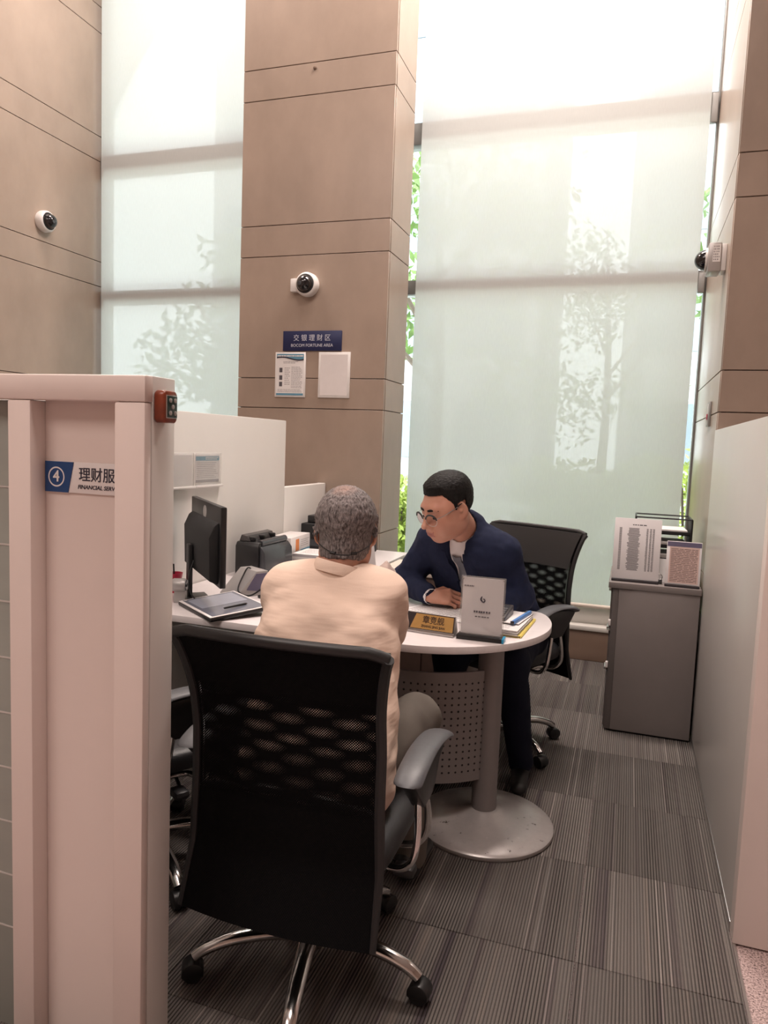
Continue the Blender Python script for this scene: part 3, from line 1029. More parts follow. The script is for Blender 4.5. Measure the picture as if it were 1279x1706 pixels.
hk = thing('wall_hook', 'slim grey metal plate with a red tag on the right pier side', 'hook', (0.383, 4.24, 1.64))
obj('plate', box((-0.012, -0.06, -0.065), (0, 0.06, 0.065), 0.003), M_ALU, hk)
obj('slot', box((-0.0135, -0.012, -0.055), (-0.0115, 0.008, 0.055), 0.001), M_WHITEP, hk)
obj('tag', box((-0.017, -0.02, -0.03), (-0.0137, 0.012, 0.0), 0.001), M_RED, hk)

bs = thing('area_sign', 'navy blue area sign with white characters on the middle stone pier', 'sign', (-2.036, 4.475, 2.074))
obj('sign_board', box((-0.21, -0.010, -0.065), (0.21, 0, 0.065), 0.002), M_BLUE, bs)
text('lettering', '交 银 理 财 区', 0.045, M_LET, bs, (0, -0.0106, 0.017), width=0.265)
text('lettering', 'BOCOM FORTUNE AREA', 0.028, M_LET, bs, (0, -0.0106, -0.030), width=0.30)

def poster_frame(label, loc, rotz, wd, ht):
    t = thing('poster_frame', label, 'poster', loc, rotz)
    obj('frame', box((-wd / 2, -0.010, -ht / 2), (wd / 2, 0, ht / 2), 0.002), M_WHITEP, t)
    return t
p1 = poster_frame('white framed printed notice with a blue wave header under the sign', (-2.188, 4.475, 1.853), 0, 0.222, 0.296)
obj('sheet', box((-0.100, -0.0112, -0.137), (0.100, -0.0102, 0.137)), M_PAPER, p1)
bm = bmesh.new()
top = [(-0.099 + 0.198 * k / 14, 0.105 + 0.010 * math.sin(k / 14 * 5.0 + 0.6)) for k in range(15)]
prism(bm, [(-0.099, 0.1365)] + top + [(0.099, 0.1365)], 'y', -0.0120, -0.0113)
obj('header', bm, M_SKYB, p1)
bm = bmesh.new()
top = [(-0.099 + 0.198 * k / 14, 0.101 + 0.010 * math.sin(k / 14 * 5.0 + 0.6)) for k in range(15)]
prism(bm, top + [(x, z + 0.009) for x, z in top[::-1]], 'y', -0.0124, -0.0121)
obj('header_wave', bm, M_LETD, p1)
bm = text_bars(bmesh.new(), -0.094, 0.094, 0.116, 0.130, 1, -0.0123, rnd=random.Random(1), word=(0.008, 0.03), ragged=0)
obj('header_text', bm, M_SIGNW, p1)
bm = text_bars(bmesh.new(), 0.01, 0.09, -0.09, 0.055, 15, -0.0114, 0.35, random.Random(2))
text_bars(bm, -0.04, 0.0, -0.07, 0.05, 9, -0.0114, 0.3, random.Random(3))
text_bars(bm, -0.05, 0.06, 0.072, 0.09, 2, -0.0114, 0.4, random.Random(4))
text_bars(bm, -0.09, 0.09, -0.118, -0.095, 3, -0.0114, 0.35, random.Random(5))
obj('printed_lines', bm, M_PRINTG, p1)
for z in (0.03, -0.02, -0.063):
    b = box((-0.078, -0.0118, z - 0.015), (-0.056, -0.0114, z + 0.015))
    obj('portrait', b, M_PRINT, p1)
obj('footer', box((-0.099, -0.0120, -0.1365), (0.099, -0.0114, -0.123)), M_SKYB, p1)
p2 = poster_frame('blank white acrylic frame under the sign, right of the printed notice', (-1.872, 4.475, 1.853), 0, 0.222, 0.296)
obj('sheet', box((-0.095, -0.0112, -0.132), (0.095, -0.0102, 0.132)), M_SIGNW, p2)

def acrylic_holder(label, y0, y1, printed):
    t = thing('notice_holder', label, 'notice', (-1.91, (y0 + y1) / 2, 1.267), PI / 2)
    wd = (y1 - y0)
    obj('acrylic_case', box((-wd / 2, -0.012, -0.076), (wd / 2, -0.0095, 0.076), 0.001), M_ACRYL, t)
    obj('backing', box((-wd / 2, -0.003, -0.076), (wd / 2, 0, 0.076), 0.001), M_WHITEP, t)
    obj('shelf', box((-wd / 2 - 0.004, -0.022, -0.086), (wd / 2 + 0.004, 0, -0.0765), 0.001), M_WHITEP, t)
    if printed:
        obj('sheet', box((-wd / 2 + 0.008, -0.005, -0.066), (wd / 2 - 0.008, -0.0035, 0.068)), M_PAPER, t)
        obj('header', box((-wd / 2 + 0.012, -0.0058, 0.040), (wd / 2 - 0.012, -0.0052, 0.060)), M_SKYB, t)
        bm = text_bars(bmesh.new(), -0.02, wd / 2 - 0.02, 0.043, 0.058, 2, -0.0060, rnd=random.Random(8), word=(0.01, 0.03))
        obj('header_text', bm, M_SIGNW, t)
        bm = text_bars(bmesh.new(), -wd / 2 + 0.02, wd / 2 - 0.02, -0.045, 0.034, 9, -0.0052, 0.3, random.Random(9))
        obj('printed_lines', bm, M_PRINTG, t)
        obj('footer', box((-wd / 2 + 0.012, -0.0058, -0.062), (wd / 2 - 0.012, -0.0052, -0.05)), M_PRINTG, t)
    else:
        obj('sheet', box((-wd / 2 + 0.008, -0.005, -0.066), (wd / 2 - 0.008, -0.0035, 0.068)), M_SIGNW, t)
acrylic_holder('blank clear notice holder on the ivory divider', 2.68, 2.905, False)
acrylic_holder('printed notice in a clear holder on the ivory divider', 2.918, 3.142, True)

# ------------------------------------------------------------------ desk
dk = thing('round_end_desk', 'pale round-ended desk on a grey column with a disc foot', 'desk', (-0.75, 2.87, 0))
arc = [(-0.75 + 0.5 * math.cos(a), 2.87 + 0.5 * math.sin(a)) for a in [-PI / 2 + (PI / 2 + math.radians(24)) * k / 30 for k in range(31)]]
out = [(-1.905, 2.37)] + arc + [(-0.315, 3.105), (-0.34, 3.12), (-1.30, 3.12), (-1.30, 4.44), (-1.905, 4.44)]
bm = bmesh.new()
prism(bm, out, 'z', 0.703, 0.73, 0.002)
part('desktop', bm, M_DESK, dk)
bm = bmesh.new()
lathe(bm, [(0.256, 0.0), (0.260, 0.006), (0.259, 0.016), (0.250, 0.024), (0.17, 0.036), (0.10, 0.050), (0.055, 0.066), (0.05, 0.068)], 64, (-0.436, 2.64, 0))
part('foot', bm, M_BASE, dk)
bm = bmesh.new()
lathe(bm, [(0.047, 0.060), (0.047, 0.703)], 36, (-0.440, 2.645, 0))
part('column', bm, M_GREY, dk)
bm = bmesh.new()
lathe(bm, [(0.022, 0.0), (0.022, 0.703)], 20, (-0.635, 3.05, 0))
part('leg', bm, M_GREY, dk)
def arcpt(s, r):
    """distance s along the front sheet from its right end, at radius r"""
    a0 = math.radians(-32)
    L = r * (PI / 2 + a0)
    if s < L:
        a = a0 - s / r
        return (-0.75 + r * math.cos(a), 2.87 + r * math.sin(a))
    return (-0.75 - (s - L), 2.87 - r)
bm = bmesh.new()
ss = [i * 0.02 for i in range(63)]
o1 = [arcpt(s, 0.40) for s in ss]
o2 = [arcpt(s * 0.97, 0.388) for s in ss]
prism(bm, o1 + o2[::-1], 'z', 0.19, 0.605)
mp_ = part('modesty_panel', bm, M_GREY, dk)
bm = bmesh.new()
for r_ in range(14):
    z = 0.562 - r_ * 0.0255
    for c_ in range(26):
        x, y = arcpt(0.022 + c_ * 0.0255, 0.4012)
        x2, y2 = arcpt(0.022 + c_ * 0.0255 + 0.004, 0.4012)
        tx, ty = x2 - x, y2 - y
        l_ = math.hypot(tx, ty)
        tx, ty = tx / l_, ty / l_
        vs = [bm.verts.new((x + tx * 0.0042 * math.cos(q * PI / 4), y + ty * 0.0042 * math.cos(q * PI / 4), z + 0.0042 * math.sin(q * PI / 4))) for q in range(8)]
        bm.faces.new(vs)
ho = obj('perforation', bm, M_BLACKM, mp_)
ho.parent = mp_
ho.data.transform(Matrix.Translation((0.75, -2.87, 0)))
ho['kind'] = 'stuff'
st = bmesh.new()
x, y = arcpt(0.020, 0.4018)
x2, y2 = arcpt(0.052, 0.4018)
st.faces.new([st.verts.new(p) for p in ((x, y, 0.572), (x2, y2, 0.572), ((x + x2) / 2, (y + y2) / 2 - 0.0004, 0.602))])
so_ = part('warning_sticker', st, M_SIGNW, dk)
so_['label'] = 'white triangular warning sticker'
part('side_panel', box((-1.900, 2.45, 0), (-1.875, 4.40, 0.7025), 0.002), M_LAM2, dk)
part('frame_bar', box((-1.87, 3.00, 0.65), (-0.70, 3.04, 0.7025), 0.002), M_GREY, dk)
for x_ in (-1.34,):
    bm = bmesh.new()
    lathe(bm, [(0.022, 0.0), (0.022, 0.703)], 20, (x_, 4.38, 0))
    part('leg', bm, M_GREY, dk)

# ------------------------------------------------------------------ office chairs
def make_chair(label, lift=0.0, back_h=0.70, spin=0.0):
    """faces +Y; origin on the carpet under the hub; spin turns the star base alone"""
    t = thing('office_chair', label, 'chair', (0, 0, 0))
    Rb = Matrix.Rotation(spin, 4, 'Z')
    # star base
    bm = bmesh.new()
    lathe(bm, [(0.036, 0.065), (0.040, 0.075), (0.040, 0.118), (0.032, 0.128)], 24)
    obj('hub', bm, M_CHROME, t)
    bm = bmesh.new()
    lathe(bm, [(0.027, 0.128), (0.027, 0.26 + lift), (0.019, 0.262 + lift), (0.019, 0.345 + lift)], 20)
    obj('gas_lift', bm, M_BLACK, t)
    for k in range(5):
        A = Rb @ Matrix.Rotation(2 * PI * k / 5, 4, 'Z')
        pts = smooth_path([(0, 0.030, 0.100), (0, 0.12, 0.108), (0, 0.21, 0.103), (0, 0.275, 0.086), (0, 0.308, 0.066)], 4)
        bm = bmesh.new()
        n = len(pts)
        tube(bm, pts, [0.027 - 0.009 * i / (n - 1) for i in range(n)], 12, flat=((0, 0, 1), 0.75))
        bm.transform(A)
        lg = obj('leg', bm, M_CHROME, t)
        bm = bmesh.new()
        for sx in (-1, 1):
            lathe(bm, [(0.012, -0.009), (0.023, -0.009), (0.0265, -0.004), (0.0265, 0.004), (0.023, 0.009), (0.012, 0.009)], 22, (sx * 0.0125, 0.313, 0.0266), Matrix.Rotation(PI / 2, 4, 'Y'))
        prism(bm, [(0.313 + 0.029 * math.cos(a), 0.029 + 0.029 * math.sin(a)) for a in [math.radians(-20 + 220 * i / 14) for i in range(15)]], 'x', -0.0235, 0.0235, 0.004)
        bm.transform(A)
        obj('caster', bm, M_BLACK, lg)
    # mechanism, seat
    obj('mechanism', box((-0.07, -0.13, 0.34 + lift), (0.07, 0.09, 0.385 + lift), 0.012), M_BLACK, t)
    bm = bmesh.new()
    tube(bm, smooth_path([(0.06, 0.03, 0.355 + lift), (0.16, 0.02, 0.345 + lift), (0.235, 0.005, 0.335 + lift)], 5), 0.006, 8)
    lv = obj('lever', bm, M_BLACK, t)
    bm = bmesh.new()
    bx(bm, (0.222, -0.028, 0.318 + lift), (0.282, 0.018, 0.346 + lift), 0.011)
    obj('paddle', bm, M_BLACK, lv)
    z = 0.385 + lift
    bm = bmesh.new()
    W, D = 0.245, 0.235
    N = 28
    def se(a, r=1.0):
        c, s = math.cos(a), math.sin(a)
        return (W * r * math.copysign(abs(c) ** 0.42, c), D * r * math.copysign(abs(s) ** 0.42, s) + 0.01)
    prof = [(0.90, 0.0), (0.98, 0.010), (1.0, 0.028), (0.985, 0.050), (0.93, 0.064), (0.80, 0.070), (0.5, 0.066), (0.2, 0.062)]
    rings = []
    for r, h in prof:
        ring = []
        for k in range(48):
            x, y = se(2 * PI * k / 48, r)
            dz = -0.022 * max(0, (y - 0.10) / 0.14) ** 2
            ring.append(bm.verts.new((x, y, z + h + dz)))
        rings.append(ring)
    for a, b in zip(rings, rings[1:]):
        for k in range(48):
            bm.faces.new((a[k], a[(k + 1) % 48], b[(k + 1) % 48], b[k]))
    bm.faces.new(rings[0][::-1])
    bm.faces.new(rings[-1])
    obj('seat', bm, M_LEATHER, t)
    # backrest: profile (depth y, half width) against height
    z0, z1 = 0.27 + lift, 0.27 + lift + back_h
    def prof_b(v):
        h = v * back_h
        y = -0.222 - 0.075 * max(0.0, (v - 0.62)) / 0.38 * (0.4 + 0.6 * (v - 0.62) / 0.38 if v > 0.62 else 1) - 0.050 * max(0.0, (0.22 - v)) / 0.22
        hw = 0.238 + 0.030 * max(0.0, (v - 0.72) / 0.28) ** 2 + 0.012 * max(0.0, (0.45 - v) / 0.45)
        return y, hw
    def sheet(dy, mtl, name, va=0.0, vb=1.0, nx=14, nz=34, shrink=0.006):
        me = bmesh.new()
        uv = me.loops.layers.uv.new('UVMap')
        g = []
        for j in range(nz + 1):
            v = va + (vb - va) * j / nz
            y, hw = prof_b(v)
            row = []
            for i in range(nx + 1):
                u = -1 + 2 * i / nx
                x = u * (hw - shrink)
                vz = z0 + v * back_h
                if v > 0.97 and abs(u) > 0.86:
                    vz -= (abs(u) - 0.86) / 0.14 * 0.012 * ((v - 0.97) / 0.03)
                row.append((me.verts.new((x, y + dy + 0.022 * u * u, vz)), x, v * back_h))
            g.append(row)
        for a, b in zip(g, g[1:]):
            for i in range(nx):
                q = (a[i], a[i + 1], b[i + 1], b[i])
                f = me.faces.new([k[0] for k in q])
                for lp, k in zip(f.loops, q):
                    lp[uv].uv = (k[1], k[2])
        return obj(name, me, mtl, t)
    sheet(-0.004, M_NETA, 'back_net')
    sheet(0.020, M_NETB, 'front_net', va=0.10)
    # hems and side rails
    for s in (-1, 1):
        bm = bmesh.new()
        pts = []
        for j in range(25):
            v = j / 24
            y, hw = prof_b(v)
            pts.append((s * hw, y + 0.022, z0 + v * back_h - (0.010 if v > 0.98 else 0)))
        tube(bm, pts, [0.008 + 0.005 * min(1, j / 8) for j in range(25)], 8)
        obj('side_rail', bm, M_BLACK, t)
    y, hw = prof_b(1.0)
    bm = bmesh.new()
    pts = [(u * hw, y + 0.003 + 0.022 * u * u, z1 - 0.012 * max(0, (abs(u) - 0.86) / 0.14)) for u in [-1 + i / 12 for i in range(25)]]
    tube(bm, pts, 0.014, 10, flat=((0, 1, 0), 0.8))
    obj('top_rail', bm, M_BLACK, t)
    me = bmesh.new()
    g = []
    for j in range(9):
        v = 0.76 + 0.235 * j / 8
        y, hw = prof_b(v)
        g.append([me.verts.new((u * (hw - 0.004), y + 0.030 + 0.022 * u * u, z0 + v * back_h)) for u in [-1 + i / 7 for i in range(15)]])
    for a, b in zip(g, g[1:]):
        for i in range(14):
            me.faces.new((a[i], a[i + 1], b[i + 1], b[i]))
    r = bmesh.ops.extrude_face_region(me, geom=list(me.faces))
    bmesh.ops.translate(me, vec=(0, -0.006, 0), verts=[q for q in r['geom'] if isinstance(q, bmesh.types.BMVert)])
    bmesh.ops.recalc_face_normals(me, faces=me.faces)
    obj('head_band', me, M_BLACK, t)
    bm = bmesh.new()
    tube(bm, smooth_path([(0, -0.10, 0.355 + lift), (0, -0.160, 0.365 + lift), (0, -0.178, 0.43 + lift), (0, -0.180, 0.57 + lift)], 5), 0.022, 10, flat=((0, 1, 0), 0.6))
    obj('spine', bm, M_BLACK, t)
    bm = bmesh.new()
    tube(bm, smooth_path([(-0.236, -0.195, 0.56 + lift), (-0.12, -0.188, 0.57 + lift), (0, -0.186, 0.575 + lift), (0.12, -0.188, 0.57 + lift), (0.236, -0.195, 0.56 + lift)], 4), 0.011, 8)
    obj('cross_bar', bm, M_BLACK, t)
    # armrests
    for s in (-1, 1):
        X = s * 0.290
        za = 0.655 + lift
        bm = bmesh.new()
        pts = smooth_path([(X, -0.165, za - 0.026), (X, -0.155, za - 0.021), (X, -0.10, za - 0.004), (X, 0.0, za + 0.006), (X + s * 0.004, 0.10, za + 0.0), (X + s * 0.006, 0.165, za - 0.020), (X + s * 0.006, 0.180, za - 0.030)], 5)
        n = len(pts)
        tube(bm, pts, [0.036 * (1 - (abs(2 * i / (n - 1) - 1)) ** 7 * 0.75) for i in range(n)], 18, flat=((0, 0, 1), 0.30))
        ar = obj('armrest', bm, M_PAD, t)
        bm = bmesh.new()
        prism(bm, [(-0.150, za - 0.030), (-0.10, za - 0.014), (0.0, za - 0.006), (0.10, za - 0.012), (0.168, za - 0.036), (0.10, za - 0.060), (0.055, za - 0.115), (0.020, za - 0.128), (-0.045, za - 0.128), (-0.075, za - 0.10), (-0.11, za - 0.07)], 'x', X - 0.019, X + 0.019, 0.006)
        obj('arm_shell', bm, M_BLACK, ar)
        bm = bmesh.new()
        xi = s * 0.225
        tube(bm, smooth_path([(X, -0.045, za - 0.115), (X + s * 0.006, -0.060, za - 0.19), (X, -0.070, za - 0.25), (X - s * 0.03, -0.065, za - 0.285), (xi - s * 0.02, -0.05, za - 0.292), (xi - s * 0.03, 0.0, za - 0.292), (xi - s * 0.02, 0.045, za - 0.292), (X - s * 0.03, 0.055, za - 0.285), (X, 0.055, za - 0.25), (X + s * 0.006, 0.045, za - 0.19), (X, 0.022, za - 0.115)], 5), 0.0095, 10)
        obj('arm_loop', bm, M_CHROME, ar)
    return t

ch1 = make_chair('black mesh office chair in front, holding the man in the peach shirt', 0.0, 0.70, spin=math.radians(13.0 + 180))
ch1.location = (-0.733, 1.72, 0)
ch1.rotation_euler.z = math.radians(1)
ch2 = make_chair('black mesh office chair behind the man in the navy suit', 0.055, 0.71, spin=math.radians(4))
ch2.location = (-0.535, 3.42, 0)
ch2.rotation_euler.z = math.radians(155)
ch3 = dup(ch1, (-1.45, 1.98, 0), math.radians(-32), 'black office chair half hidden behind the white divider, with only its arm in sight')
for o_ in (ch1, ch2, ch3):
    o_['group'] = 'black mesh office chairs at the desk'

# ------------------------------------------------------------------ things on the round end of the desk
DZ = 0.7302
def sheet_of_paper(name_, label, cat, c, rz, wd, ht, rows, seed, dz=0.0, n=1):
    t = thing(name_, label, cat, (c[0], c[1], DZ + dz), rz)
    for k in range(n):
        bm = box((-wd / 2, -ht / 2, 0.0004 + k * 0.0010), (wd / 2, ht / 2, 0.0012 + k * 0.0010))
        bm.transform(Matrix.Rotation(0.02 * (k % 3 - 1), 4, 'Z') @ Matrix.Translation((0.002 * k, -0.003 * k, 0)))
        obj('sheet', bm, M_PAPER, t)
    bm = bmesh.new()
    text_bars(bm, -wd / 2 + 0.02, wd / 2 - 0.02, -ht / 2 + 0.02, ht / 2 - 0.03, rows, 0, 0.25, random.Random(seed))
    bm.transform(Matrix.Translation((0, 0, 0.0015 + n * 0.0010)) @ Matrix.Rotation(-PI / 2, 4, 'X'))
    obj('printed_lines', bm, M_PRINTG, t)
    return t
sheet_of_paper('contract_sheets', 'small sheaf of white forms under the seated officer\'s hand', 'paper', (-0.700, 2.91), math.radians(70), 0.21, 0.297, 16, 21, n=6)
sheet_of_paper('form_sheet', 'single white form beside the peach shirt sleeve', 'paper', (-0.93, 2.62), math.radians(12), 0.21, 0.297, 14, 22)

np_ = thing('name_plate', 'gold desk name plate with black characters and dark end', 'name plate', (-0.685, 2.572, DZ), math.radians(-6))
bm = bmesh.new()
prism(bm, [(-0.022, 0.0), (0.030, 0.0), (0.026, 0.006), (-0.004, 0.074), (-0.009, 0.074), (-0.022, 0.012)], 'x', -0.125, 0.125, 0.001)
obj('stand', bm, M_SILVER, np_)
tl = math.atan2(0.013, 0.062)
fm = Matrix.Translation((0, -0.0224, 0.012)) @ Matrix.Rotation(-tl, 4, 'X')
def on_face(bm):
    bm.transform(fm)
    return bm
obj('plate', on_face(box((-0.124, -0.0012, 0.002), (0.124, 0, 0.061))), M_DARKPL, np_)
bm = bmesh.new()
prism(bm, [(-0.046, 0.004), (0.120, 0.004), (0.120, 0.058), (-0.026, 0.058)], 'y', -0.0020, -0.0013)
obj('gold_field', on_face(bm), M_GOLD, np_)
obj('lip', box((-0.125, -0.028, 0.0), (0.125, -0.0225, 0.010), 0.002), M_STEEL, np_)
obj('bank_mark', on_face(logo(bmesh.new(), -0.076, 0.030, 0.017, -0.0014)), M_SIGNW, np_)
for body, sz, zz, wd in (('章竞舰', 0.03, 0.037, 0.084), ('ZHANG JING JIAN', 0.012, 0.0145, 0.092)):
    o_ = text('lettering', body, sz, M_GOLDL, np_, (0.043, -0.0024, zz), bold=0.0004, width=wd)
    o_.data.transform(fm)

ac = thing('acrylic_stand', 'upright white notice in a clear acrylic desk stand', 'notice', (-0.468, 2.553, DZ), math.radians(1))
obj('foot', box((-0.085, -0.022, 0), (0.078, 0.030, 0.016), 0.002), M_BLACK, ac)
obj('foot_end', box((0.0785, -0.022, 0), (0.086, 0.030, 0.016), 0.001), M_CYAN, ac)
tm = Matrix.Translation((0, 0, 0.0165)) @ Matrix.Rotation(math.radians(-3), 4, 'X')
def tilt(bm):
    bm.transform(tm)
    return bm
obj('clear_front', tilt(box((-0.080, -0.0035, 0), (0.080, -0.0015, 0.212), 0.0006)), M_ACRYL, ac)
obj('clear_back', tilt(box((-0.080, 0.0005, 0), (0.080, 0.0025, 0.212), 0.0006)), M_ACRYL, ac)
obj('sheet', tilt(box((-0.074, -0.0012, 0.004), (0.074, 0.0002, 0.207))), M_GREYP, ac)
obj('bank_mark', tilt(logo(bmesh.new(), 0.0, 0.130, 0.012, -0.0036)), M_LETD, ac)
bm = bmesh.new()
text_bars(bm, -0.030, 0.030, 0.080, 0.090, 1, -0.0036, 0.7, random.Random(3), word=(0.006, 0.0065), ragged=0)
text_bars(bm, -0.024, 0.026, 0.064, 0.071, 1, -0.0036, 0.5, random.Random(5), word=(0.004, 0.009), ragged=0)
text_bars(bm, -0.068, -0.034, 0.172, 0.180, 1, -0.0036, 0.6, random.Random(6), word=(0.003, 0.0045), ragged=0)
obj('printed_lines', tilt(bm), M_PRINT, ac)
for sx, zz in ((-0.073, 0.203), (0.073, 0.203), (0.073, 0.010)):
    bm = bmesh.new()
    lathe(bm, [(0.0028, 0), (0.0028, 0.0008), (0, 0.0012)], 10, (sx, -0.0036, zz), Matrix.Rotation(PI / 2, 4, 'X'))
    obj('stud', tilt(bm), M_STEEL, ac)

# pile at the right end
yf = thing('document_folder', 'yellow plastic document folder at the bottom of the desk-end pile', 'folder', (-0.435, 2.80, DZ), math.radians(-3))
obj('cover', box((-0.105, -0.155, 0.0), (0.105, 0.155, 0.0016)), M_YELLOW, yf)
obj('cover', box((-0.105, -0.155, 0.0068), (0.105, 0.155, 0.0082)), M_YELLOW, yf)
bm = bmesh.new()
prism(bm, [(0.105, 0), (0.109, 0.004), (0.105, 0.0082)], 'y', -0.155, 0.155)
obj('spine', bm, M_YELLOW, yf)
obj('sheets', box((-0.102, -0.150, 0.0018), (0.101, 0.150, 0.0066)), M_PAPERD, yf)
ps = thing('paper_stack', 'stack of white papers on the yellow folder', 'paper', (-0.442, 2.792, DZ + 0.0086), math.radians(-4))
for k in range(5):
    dx = (0.001, -0.003, 0.002, -0.002, 0.0)[k]
    obj('sheaf', box((-0.105 + dx, -0.148 - dx, k * 0.0036), (0.103 + dx, 0.146 - dx, k * 0.0036 + 0.0034)), M_PAPERD if k < 4 else M_PAPER, ps)
bm = text_bars(bmesh.new(), -0.085, 0.09, -0.13, -0.03, 5, 0, 0.2, random.Random(31))
bm.transform(Matrix.Translation((0, 0, 0.0182)) @ Matrix.Rotation(-PI / 2, 4, 'X'))
obj('printed_lines', bm, M_PRINTG, ps)
bb = thing('brown_file', 'thin brown file edge between white papers in the desk-end pile', 'file', (-0.428, 2.835, DZ + 0.0268), math.radians(-8))
obj('cover', box((-0.095, -0.100, 0), (0.085, 0.105, 0.0025)), M_BROWNB, bb)
obj('sheets', box((-0.093, -0.098, 0.0026), (0.0845, 0.103, 0.005)), M_PAPER, bb)
bf = thing('slide_binder', 'white sheets held by a blue slide binder bar', 'binder', (-0.42, 2.825, DZ + 0.032), math.radians(-10))
obj('sheets', box((-0.085, -0.10, 0), (0.058, 0.105, 0.003)), M_PAPER, bf)
bm = bmesh.new()
prism(bm, [(0.052, -0.001), (0.066, -0.001), (0.068, 0.006), (0.066, 0.013), (0.056, 0.013), (0.052, 0.006)], 'y', -0.105, 0.11, 0.001)
obj('binder_bar', bm, M_BLUEC, bf)
obj('bar_end', box((0.0525, -0.1085, 0.0), (0.0665, -0.1052, 0.012), 0.001), M_DARKPL, bf)
ca = thing('calculator', 'dark desk calculator on the white sheets behind the notice stand', 'calculator', (-0.46, 2.80, DZ + 0.0353), math.radians(-4))
bm = bmesh.new()
prism(bm, [(-0.070, 0), (0.075, 0), (0.075, 0.036), (0.060, 0.036), (-0.070, 0.016)], 'x', -0.055, 0.055, 0.003)
obj('body', bm, M_GREYPL, ca)
sl = math.atan2(0.020, 0.130)
km = Matrix.Translation((0, -0.070, 0.0165)) @ Matrix.Rotation(sl, 4, 'X')
for r_ in range(4):
    for c_ in range(4):
        bm = box((-0.048 + c_ * 0.025, 0.006 + r_ * 0.023, 0), (-0.028 + c_ * 0.025, 0.023 + r_ * 0.023, 0.005), 0.0015, seg=1)
        bm.transform(km)
        obj('key', bm, M_SILVER if c_ < 3 else M_PAD, ca)
bm = box((-0.046, 0.104, 0), (0.046, 0.124, 0.001))
bm.transform(km)
obj('display', bm, M_SMOKE, ca)

# ------------------------------------------------------------------ things on the left part of the desk
mo = thing('monitor', 'black desktop monitor turned away, its back to the room', 'monitor', (-1.655, 2.640, DZ), math.atan2(0.391, -0.387))
# local +X runs along the screen, local -Y is the screen side? the back faces the camera
B = 0.275
obj('screen_shell', box((-B, -0.012, 0.105), (B, 0.012, 0.422), 0.004), M_BLACK, mo)
obj('screen', box((-B + 0.008, -0.0135, 0.120), (B - 0.008, -0.0122, 0.414)), M_SCREEN, mo)
bm = bmesh.new()
prism(bm, [(0.012, 0.115), (0.046, 0.130), (0.050, 0.30), (0.030, 0.345), (0.012, 0.36)], 'x', -B + 0.03, B - 0.03, 0.004)
obj('back_bulge', bm, M_BLACKM, mo)
bm = bmesh.new()
prism(bm, [(0.05 * math.cos(a) * 0.62, 0.378 + 0.028 * math.sin(a)) for a in [2 * PI * k / 20 for k in range(20)]], 'y', 0.0122, 0.0134)
obj('maker_badge', bm, M_SILVER, mo)
obj('neck', box((0.040, 0.0505, 0.012), (0.095, 0.068, 0.235), 0.004), M_BLACK, mo)
obj('stand_foot', box((0.005, -0.02, 0), (0.130, 0.075, 0.012), 0.004), M_BLACK, mo)
bm = bmesh.new()
tube(bm, smooth_path([(0.03, 0.05, 0.17), (0.0, 0.075, 0.10), (-0.03, 0.07, 0.04), (-0.08, 0.05, 0.008), (-0.13, 0.08, 0.006)], 6), 0.003, 6)
obj('cable', bm, M_BLACK, mo)

tb = thing('signature_tablet', 'flat signing tablet with a glossy grey screen and white rim', 'tablet', (-1.505, 2.525, DZ), math.atan2(-0.155, 0.22))
tm2 = Matrix.Translation((0, 0, 0.006)) @ Matrix.Rotation(math.radians(5), 4, 'X')
bm = box((-0.165, -0.125, 0.004), (0.165, 0.125, 0.020), 0.006)
bm.transform(tm2)
obj('case', bm, M_BLACK, tb)
bm = box((-0.162, -0.122, 0.0195), (0.162, 0.122, 0.0225), 0.002)
bm.transform(tm2)
obj('rim', bm, M_SIGNW, tb)
bm = box((-0.152, -0.110, 0.0226), (0.152, 0.112, 0.0232))
bm.transform(tm2)
obj('screen', bm, M_SCREEN, tb)
bm = box((-0.135, -0.096, 0.0233), (0.02, 0.098, 0.0236))
bm.transform(tm2)
obj('display', bm, mat('tablet_display_glare', (0.33, 0.35, 0.42, 1), 0.06, var=0.03), tb)  # paler colour stands in for the bluish reflection on the screen
bm = bmesh.new()
lathe(bm, [(0.007, 0.0236), (0.007, 0.0240), (0.0, 0.0242)], 18, (-0.143, -0.10, 0))
bm.transform(tm2)
obj('home_mark', bm, M_PRINTG, tb)
pn = thing('stylus', 'black stylus lying across the signing tablet', 'pen', (-1.425, 2.475, DZ + 0.0285), math.radians(66))
bm = bmesh.new()
tube(bm, [(-0.05, 0, 0.006), (-0.045, 0, 0.006), (0.05, 0, 0.0095), (0.06, 0, 0.010)], [0.003, 0.0042, 0.0042, 0.0015], 8)
obj('barrel', bm, M_BLACK, pn)
sh = sheet_of_paper('form_sheet', 'white printed form lying between the tablet and the peach shirt', 'paper', (-1.345, 2.655), math.radians(-33), 0.16, 0.22, 9, 41)

cr_ = thing('card_reader', 'violet-grey wedge-shaped card reader with a looping black cable', 'card reader', (-1.565, 2.865, DZ), math.radians(-30))
bm = bmesh.new()
prism(bm, [(-0.115, 0), (0.055, 0), (0.048, 0.108), (-0.010, 0.108)], 'x', -0.085, 0.055, 0.003)
obj('body', bm, M_SILVER, cr_)
bm = bmesh.new()
prism(bm, [(-0.06, 0.030), (0.045, 0.012), (0.040, 0.098), (-0.012, 0.098)], 'x', 0.0552, 0.0572)
obj('reader_face', bm, M_PURPLE, cr_)
bm = bmesh.new()
tube(bm, smooth_path([(-0.03, 0.06, 0.02), (-0.02, 0.0, 0.112), (0.0, -0.045, 0.085), (0.045, -0.095, 0.030), (0.085, -0.06, 0.012), (0.105, 0.0, 0.05), (0.10, 0.07, 0.10), (0.12, 0.13, 0.05)], 8), 0.0035, 6)
obj('cable', bm, M_BLACK, cr_)
